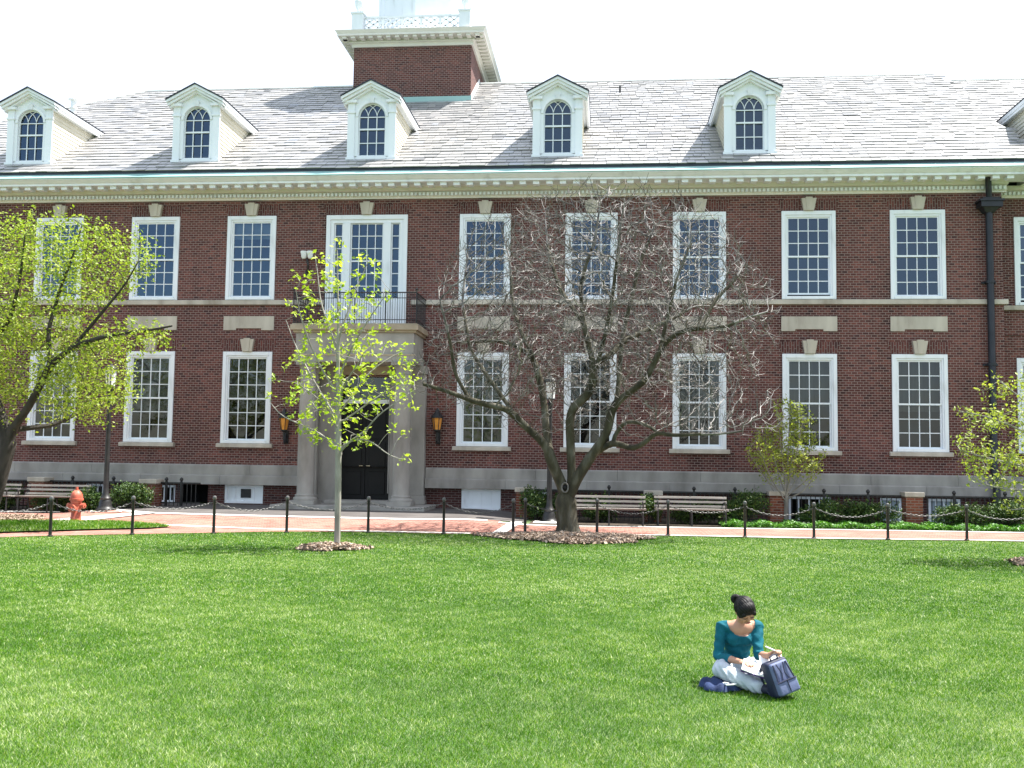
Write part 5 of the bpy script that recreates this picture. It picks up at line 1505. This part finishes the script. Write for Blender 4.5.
class Flesh:
    """ellipsoids and tapered limbs melted into one continuous surface"""
    def __init__(s): s.mb = MB()

    def limb(s, pts, rad, n=14):
        P, Rr = [np.array(p, float) for p in pts], list(rad)
        d0 = nrm(P[0] - P[1]); d1 = nrm(P[-1] - P[-2])
        Q = [P[0] + d0 * Rr[0] * c for c in (.98, .8, .45)]; q = [Rr[0] * c for c in (.2, .6, .89)]
        Q2 = [P[-1] + d1 * Rr[-1] * c for c in (.45, .8, .98)]; q2 = [Rr[-1] * c for c in (.89, .6, .2)]
        mid, mr = [], []
        for i in range(len(P) - 1):
            for k in range(4):
                t = k / 4; mid.append(P[i] * (1 - t) + P[i + 1] * t); mr.append(Rr[i] * (1 - t) + Rr[i + 1] * t)
        mid.append(P[-1]); mr.append(Rr[-1])
        mid = np.array(mid)
        for _ in range(1): mid[1:-1] = .25 * mid[:-2] + .5 * mid[1:-1] + .25 * mid[2:]
        s.mb.tube(Q + list(mid) + Q2, q + mr + q2, n)

    def ball(s, c, r, axes=None, n=16):
        r = np.array(r if hasattr(r, '__len__') else (r, r, r), float); A_ = np.eye(3) if axes is None else np.array(axes)
        V, Fc = [], []
        for j in range(n + 1):
            t = math.pi * j / n
            for k in range(n):
                a = 2 * math.pi * k / n; l = np.array([math.sin(t) * math.cos(a), math.sin(t) * math.sin(a), math.cos(t)]) * r
                V.append(np.array(c) + l @ A_)
        for j in range(n):
            for k in range(n):
                k2 = (k + 1) % n; Fc.append((j * n + k, j * n + k2, (j + 1) * n + k2, (j + 1) * n + k))
        s.mb.idx(V, Fc)

    def melt(s, name, mat, parent, voxel=.005, it=6, cut=None, origin=None, disp=None):
        me = bpy.data.meshes.new('tmp'); me.from_pydata(s.mb.v, [], s.mb.f)
        bm = bmesh.new(); bm.from_mesh(me); bmesh.ops.remove_doubles(bm, verts=bm.verts, dist=1e-6); bmesh.ops.recalc_face_normals(bm, faces=bm.faces); bm.to_mesh(me); bm.free()
        t = bpy.data.objects.new('tmp', me); COL.objects.link(t)
        r = t.modifiers.new('r', 'REMESH'); r.mode = 'VOXEL'; r.voxel_size = voxel
        q = t.modifiers.new('s', 'SMOOTH'); q.factor = .5; q.iterations = it
        dg = bpy.context.evaluated_depsgraph_get(); dg.update()
        m2 = bpy.data.meshes.new_from_object(t.evaluated_get(dg)); m2.name = name
        bpy.data.objects.remove(t); bpy.data.meshes.remove(me)
        bm = bmesh.new(); bm.from_mesh(m2)
        if cut:
            bmesh.ops.delete(bm, geom=[f for f in bm.faces if cut(f.calc_center_median())], context='FACES')
        if disp:
            bm.normal_update()
            mv = [(v, v.normal * disp(v.co)) for v in bm.verts]
            for v, d in mv: v.co += d
        for f in bm.faces: f.smooth = True
        bm.to_mesh(m2); bm.free()
        return link_mesh(name, m2, mat, parent, origin)


gp = at(737, 672, 8.36); base = np.array([gp[0], 8.36, 0.0])
person = empty('person', base, 'person in a teal top and pale jeans sitting cross legged on the lawn, reading', 'person')
J = dict(pel=at(737, 660, 8.38), waist=at(737, 652, 8.37), chest=at(739, 637, 8.30), up=at(740.5, 627, 8.28), neck=at(741.5, 620.5, 8.26), head=at(745, 609.5, 8.13),
         sl=at(722, 627, 8.30), sr=at(757, 626.5, 8.27), el=at(718, 656, 8.24), er=at(758.5, 655.5, 8.16), wl=at(739, 661.5, 7.99), wr=at(769, 655.5, 7.96),
         hl=at(727, 662, 8.36), hr=at(747, 662, 8.36), kl=at(721, 670, 8.02), kr=at(777, 671, 8.12), al=at(758, 684, 7.90), ar=at(738, 685, 8.02))
for k in ('al', 'ar'): J[k][2] = .055
for k in ('kl', 'kr'): J[k][2] = max(J[k][2], .115)
for k in ('pel', 'hl', 'hr'): J[k][2] = .105
face = nrm((.30, -.66, -.69)); hup = nrm(J['head'] - J['neck'] + np.array([0, -.02, .03])); hup = nrm(hup - face * hup.dot(face)); hrt = np.cross(face, hup)
AX = np.array([hrt, face, hup])


def torso(f, g):
    lat = nrm(J['sr'] - J['sl'])
    def ring(c, rx, ry):
        f.ball(c, (rx + g, ry + g, .075 + g), np.array([lat, np.cross((0, 0, 1), lat), (0, 0, 1)]))
    ring(J['pel'] + [0, 0, .02], .125, .10); ring(J['waist'], .098, .075); ring((J['waist'] + J['chest']) / 2, .104, .08); ring(J['chest'], .118, .088); ring(J['up'] - [0, 0, .01], .125, .075)
    for s in (-1, 1): f.ball(J['chest'] + lat * s * .052 + np.array([0, -.062, -.006]), .045 + g)
    f.limb([J['sl'], J['up'], J['sr']], [.046 + g, .058 + g, .046 + g])


def arm(f, s, e, w, g, upto=1.0):
    w2 = e + (w - e) * upto
    f.limb([s, (s + e) / 2, e], [.043 + g, .039 + g, .033 + g]); f.limb([e, (e + w2) / 2, w2], [.033 + g, .031 + g, (.021 if upto == 1 else .030) + g])


def hand(f, w, d, n, curls, side, sc=.86, tf=1.0):
    d = nrm(d); n = nrm(n - d * np.dot(n, d)); t = np.cross(d, n) * side
    pc = w + d * .045 * sc
    f.limb([w - d * .01, w + d * .02 * sc], [.019, .021]); f.ball(pc, (.036 * sc, .046 * sc, .0145 * sc), np.array([t, d, n]), 14)
    for k, (off, L) in enumerate(((.027, .068), (.009, .076), (-.009, .071), (-.026, .056))):
        p = w + d * .078 * sc + t * off * sc; c = curls[k]; a = 0; P = [p - d * .02 * sc]; dirv = nrm(d + t * off * 3)
        for j, fr in enumerate((.45, .31, .24)):
            P.append(p); a += c * (.5 if j == 0 else 1.0); p = p + (dirv * math.cos(a) - n * math.sin(a)) * L * fr * sc
        P.append(p); f.limb(P, [.0088, .0086, .0080, .0074, .0064], 8)
    th = w + d * .022 * sc + t * .026 * sc
    f.limb([th, th + (d * .55 + t * .75 - n * .3) * .036 * sc, th + (d * .9 * tf + t * .75 - n * .6) * .062 * sc, th + (d * 1.25 * tf + t * .6 * tf - n * .75) * .080 * sc], [.0125, .0105, .0092, .0075], 8)


f = Flesh(); torso(f, 0)
f.limb([J['up'], J['neck'], J['head'] - face * .02 - hup * .03], [.05, .040, .042])
f.ball(J['head'] - face * .008, (.066, .083, .088), AX); f.ball(J['head'] + face * .035 - hup * .045, (.048, .045, .050), AX); f.ball(J['head'] + face * .052 - hup * .085, (.024, .024, .02), AX)
nz = J['head'] + face * .080 - hup * .022
f.limb([nz + hup * .028 - face * .008, nz + face * .006 - hup * .010], [.008, .0125], 10); f.ball(nz - hup * .016, (.015, .010, .008), AX, 10)
for s in (-1, 1):
    f.ball(J['head'] + hrt * s * .066 - hup * .018 - face * .005, (.009, .02, .03), AX, 10); f.ball(J['head'] + hrt * s * .034 + face * .062 - hup * .035, (.022, .02, .02), AX, 10); f.ball(J['head'] + hrt * s * .028 + face * .072 + hup * .012, (.024, .010, .008), AX, 10)
f.ball(J['head'] + face * .078 - hup * .058, (.020, .010, .009), AX, 10)
arm(f, J['sl'], J['el'], J['wl'], 0); arm(f, J['sr'], J['er'], J['wr'], 0)
for a, b_, c in (('hl', 'kl', 'al'), ('hr', 'kr', 'ar')): f.limb([J[a], (J[a] + J[b_]) / 2, J[b_]], [.072, .065, .048]); f.limb([J[b_], J[b_] * .65 + J[c] * .35, J[c]], [.046, .047, .03])
hand(f, J['wl'], at(752, 664, 7.90) - J['wl'], np.array([.1, -.3, .95]), (.35, .3, .3, .4), -1)
hand(f, J['wr'], at(777, 649.5, 7.92) - J['wr'], np.array([-.5, .5, .7]), (1.05, 1.1, 1.15, 1.2), -1, tf=.45)
f.melt('body', M['skin'], person, .0042, 4)
# teal top with a wide scoop neck and sleeves past the elbow
f = Flesh(); torso(f, .008); arm(f, J['sl'], J['el'], J['wl'], .007, .55); arm(f, J['sr'], J['er'], J['wr'], .007, .30)
nc = J['neck']; cy_mid = J['up'][1]
def neckcut(c):
    if c.z < J['pel'][2] + .02: return True
    x, z = c.x - nc[0] + .004, c.z - nc[2]
    zz = .116 if c.y < cy_mid + .01 else .045
    return (x / .108) ** 2 + (min(z, 0) / zz) ** 2 < 1 and z > -.15
f.melt('teal_top', M['teal'], person, .005, 5, neckcut, disp=lambda c: .0034 * math.sin(c.z * 95 + 22 * c.x + 2.2 * math.sin(c.x * 38 + c.y * 30)) * (.35 + .65 * abs(math.sin(c.x * 17 + c.z * 9))) - .0005)
# jeans
f = Flesh()
f.ball(J['pel'] + [0, 0, .0], (.15, .125, .10))
for a, b_, c in (('hl', 'kl', 'al'), ('hr', 'kr', 'ar')):
    k2 = J[b_] * .55 + J[c] * .45
    f.limb([J[a], (J[a] + J[b_]) / 2, J[b_]], [.086, .080, .066]); f.limb([J[b_], k2, J[c]], [.064, .062, .052])
f.melt('jeans', M['jeans'], person, .005, 4, disp=lambda c: .006 * math.sin(c.x * 70 - c.y * 60 + c.z * 40 + 2 * math.sin(c.z * 35 + c.x * 22)) * (.3 + .7 * abs(math.sin(c.x * 13 + c.y * 15))))
for s, d in (('al', (.9, -.35, -.05)), ('ar', (-.9, -.3, -.05))):
    f = Flesh(); d = nrm(d); f.limb([J[s] + d * .02, J[s] + d * .07 - np.array([0, 0, .01]), J[s] + d * .14 - np.array([0, 0, .02])], [.036, .036, .026]); f.melt('shoe', M['shoe'], person, .006, 3)
# hair drawn back into a high bun
f = Flesh()
f.ball(J['head'] - face * .020 + hup * .010, (.080, .086, .088), AX); f.ball(J['head'] + face * .018 + hup * .040, (.066, .060, .056), AX)
for s in (-1, 1): f.ball(J['head'] + hrt * s * .052 + face * .012 + hup * .012, (.022, .052, .058), AX)
bun = at(735.3, 598.6, 8.19)
f.ball(bun, (.036, .034, .033)); f.ball(bun + [.016, -.006, .016], (.024, .022, .018)); f.limb([J['head'] - face * .055 + hup * .05, bun], [.034, .024])
f.limb([J['head'] - face * .07 - hup * .01, J['head'] - face * .05 - hup * .07], [.05, .03])
for k in range(10):
    a = k * .63; f.limb([bun + np.array([.03 * math.cos(a), .0, .03 * math.sin(a)]), bun + np.array([.034 * math.cos(a + .9), -.03, .032 * math.sin(a + .9)]), bun + np.array([.02 * math.cos(a + 1.8), -.036, .02 * math.sin(a + 1.8)])], [.009, .010, .007], 6)
bx = nrm(bun - J['head']); b1_ = nrm(np.cross(bx, (0, 1, 0))); b2_ = np.cross(bx, b1_)
def combed(c):
    q_ = np.array(c) - J['head']; a = math.atan2(q_.dot(b2_), q_.dot(b1_)); r_ = q_.dot(bx)
    return .0016 * math.sin(a * 34 + 9 * r_ + 1.5 * math.sin(a * 7)) + .0011 * math.sin(a * 61 + 30 * r_)
# a side lock falls over the brow
f.limb([J['head'] + face * .055 + hup * .058 - hrt * .01, J['head'] + face * .070 + hup * .028 - hrt * .045, J['head'] + face * .040 - hup * .030 - hrt * .066, J['head'] + face * .012 - hup * .075 - hrt * .060], [.014, .016, .013, .005])
f.limb([J['head'] + face * .055 + hup * .058, J['head'] + face * .070 + hup * .030 + hrt * .040, J['head'] + face * .048 - hup * .012 + hrt * .064], [.014, .015, .009])
f.melt('hair', M['hair'], person, .0038, 2, disp=combed)
mb = MB(); rg = np.random.default_rng(8)
for k in range(26):
    a = rg.uniform(0, 2 * math.pi); st = J['head'] + (AX.T @ np.array([.078 * math.cos(a), -.01 + rg.uniform(-.03, .05), .072 * math.sin(a) + .02])); d_ = nrm(st - J['head'])
    mb.tube([st, st + d_ * .012 + rg.normal(0, .008, 3), st + d_ * .016 + rg.normal(0, .012, 3) - [0, 0, .018]], [.0011, .0010, .0006], 4)
mb.build('loose_hair', M['hair'], person)
mb = MB(); fl = Flesh()
fl.limb([J['head'] + face * .088 - hup * .056 - hrt * .018, J['head'] + face * .092 - hup * .056, J['head'] + face * .088 - hup * .056 + hrt * .018], [.004, .006, .004], 8); fl.melt('lips', M['lip'], person, .002, 1)
for s in (-1, 1):
    fl = Flesh(); fl.limb([J['head'] + hrt * (s * .028 - .014) + face * .077 - hup * .006, J['head'] + hrt * s * .028 + face * .082 - hup * .009, J['head'] + hrt * (s * .028 + .014) + face * .077 - hup * .006], [.002, .0032, .002], 8); fl.melt('eyelash', M['eye'], person, .0016, 1)


def slab(mb, c, u, v, w, hu, hv, hw):
    c, u, v, w = map(lambda q_: np.array(q_, float), (c, u, v, w))
    b_ = [c + u * a * hu + v * d * hv - w * hw for a, d in ((-1, -1), (1, -1), (1, 1), (-1, 1))]; t_ = [p + w * 2 * hw for p in b_]
    mb.hexa(b_, t_)
# open notebook on the lap
nc_ = at(755, 669.5, 7.91); u = nrm(at(765, 674, 7.90) - at(741, 666.5, 7.93)); w = nrm(np.array([-.12, -.42, .9]) - u * np.dot(u, (-.12, -.42, .9))); v = np.cross(w, u)
nb = empty('notebook', nc_, 'open notebook with a purple cover on the lap of the person', 'notebook')
mb = MB(); slab(mb, nc_, u, v, w, .100, .070, .004); mb.build('cover', M['purple'], nb)
for s in (-1, 1):
    mb = MB(); ww = nrm(w + u * s * -.10); uu = nrm(u - ww * np.dot(u, ww)); slab(mb, nc_ + u * s * .051 + w * .011, uu, v, ww, .047, .066, .0045); mb.build('pages', M['paper'], nb)
# loose writing pad under the raised hand
pc = at(771, 660.5, 7.99); u = nrm(np.array([.92, -.12, .10])); w = nrm(np.array([-.1, -.5, .85]) - u * np.dot(u, (-.1, -.5, .85))); v = np.cross(w, u)
pad = empty('writing_pad', pc, 'white writing pad lying behind the backpack under the raised hand', 'pad')
mb = MB(); slab(mb, pc, u, v, w, .085, .055, .006); mb.build('sheets', M['paper'], pad); mb = MB(); slab(mb, pc - w * .0085, u, v, w, .088, .058, .002); mb.build('backing', M['leaf_small'], pad)
mb = MB(); a = at(765.5, 646.5, 7.93); b_ = at(776, 651, 7.90); mb.tube([a, a + (b_ - a) * .85, b_], [.0055, .0055, .002], 8)
tag(mb.build('pen', M['paper'], None, origin=a), 'white pen held in the raised right hand', 'pen')

# backpack leaning beside her
bo = at(786, 690.5, 7.80); bo[2] = .0
bp = empty('backpack', bo, 'slate blue and navy backpack standing on the grass in front of the person', 'backpack')
Rm = (Matrix.Rotation(math.radians(-21), 3, 'Y') @ Matrix.Rotation(math.radians(20), 3, 'Z')); Rm = Matrix.Rotation(math.radians(-8), 3, 'X') @ Rm
def bl(p): return np.array(bo) + np.array(Rm @ Vector(p)) + np.array([0, 0, .028])
def rbox(name, mat, hx, hy, z0, z1, yc=0, r=.03, top=.8, parent=bp, xc=0):
    bm = bmesh.new(); nseg = 5
    bmesh.ops.create_cube(bm, size=1.0)
    for v_ in bm.verts:
        k = top if v_.co.z > 0 else 1.0
        v_.co = Vector((v_.co.x * 2 * hx * k + xc, v_.co.y * 2 * hy * (k * .9 if v_.co.z > 0 else 1) + yc, z0 if v_.co.z < 0 else z1))
    bmesh.ops.bevel(bm, geom=list(bm.edges), offset=r, segments=4, affect='EDGES', profile=.6)
    for v_ in bm.verts: v_.co = Vector(bl(v_.co + Vector((math.sin(v_.co.z * 40 + v_.co.y * 30) * .002, math.sin(v_.co.x * 45 + v_.co.z * 20) * .003, 0))))
    for f_ in bm.faces: f_.smooth = True
    me = bpy.data.meshes.new(name); bm.to_mesh(me); bm.free()
    return link_mesh(name, me, mat, parent)
rbox('main_bag', M['bag_dark'], .108, .062, 0, .265, 0, .032, .86)
rbox('front_panel', M['bag'], .090, .030, .012, .245, -.052, .02, .84)
rbox('front_pocket', M['bag'], .086, .026, .008, .105, -.074, .016, .97)
mb = MB()
for sx in (-1, 1): mb.tube([bl((sx * .055, -.079, .235)), bl((sx * .062, -.088, .17)), bl((sx * .070, -.092, .11))], .006, 6); mb.tube([bl((sx * .03, -.082, .235)), bl((sx * .012, -.090, .16)), bl((sx * .03, -.094, .115))], .0045, 6)
mb.tube([bl((-.082, -.101, .104)), bl((0, -.104, .108)), bl((.082, -.101, .104))], .0055, 6)
mb.tube([bl((.0, -.103, .10)), bl((.0, -.103, .02))], .0045, 6)
mb.build('webbing', M['bag_dark'], bp, smooth=True)
mb = MB(); mb.tube([bl((-.03, -.03, .262)), bl((-.03, -.035, .290)), bl((0, -.037, .300)), bl((.03, -.035, .290)), bl((.03, -.03, .262))], .007, 8); mb.build('grab_handle', M['bag_dark'], bp, smooth=True)
mb = MB()
for sx in (-1, 1): mb.tube([bl((sx * .06, .06, .25)), bl((sx * .085, .10, .20)), bl((sx * .09, .11, .10)), bl((sx * .09, .06, .03))], .012, 6)
mb.build('shoulder_strap', M['bag_dark'], bp, smooth=True)

# blue jacket spread under her knee
jc = at(721, 682, 8.02); jc[2] = 0
V, Fc = [], []; NA, NR = 40, 10
rg = np.random.default_rng(3)
for j in range(NR + 1):
    for k in range(NA):
        a = 2 * math.pi * k / NA; rr = j / NR * (1 + .14 * math.sin(3 * a + 1) + .08 * math.sin(7 * a))
        x, y = jc[0] + .17 * rr * math.cos(a), jc[1] + .13 * rr * math.sin(a)
        z = .045 + .035 * (1 - (j / NR) ** 2) + .014 * math.sin(x * 60 + 2 * math.sin(y * 30)) + .010 * math.sin(y * 85 + x * 25)
        V.append((x, y, max(.008, z if j < NR else .01)))
for j in range(NR):
    for k in range(NA):
        k2 = (k + 1) % NA; Fc.append((j * NA + k, j * NA + k2, (j + 1) * NA + k2, (j + 1) * NA + k))
jk = mesh_np('jacket', V, Fc, M['navy'], None, origin=jc, smooth=True)
tag(jk, 'crumpled blue jacket spread on the grass under the left knee', 'jacket')
mb = MB(); mb.tube([at(723, 683, 7.92), at(727, 685, 7.88), at(733, 684.5, 7.87), at(736, 684, 7.88)], .006, 6)
mb.tube([at(724, 682.5, 7.90), at(729, 683.4, 7.88)], .005, 6)
mb.build('trim', M['paper'], jk, smooth=True)
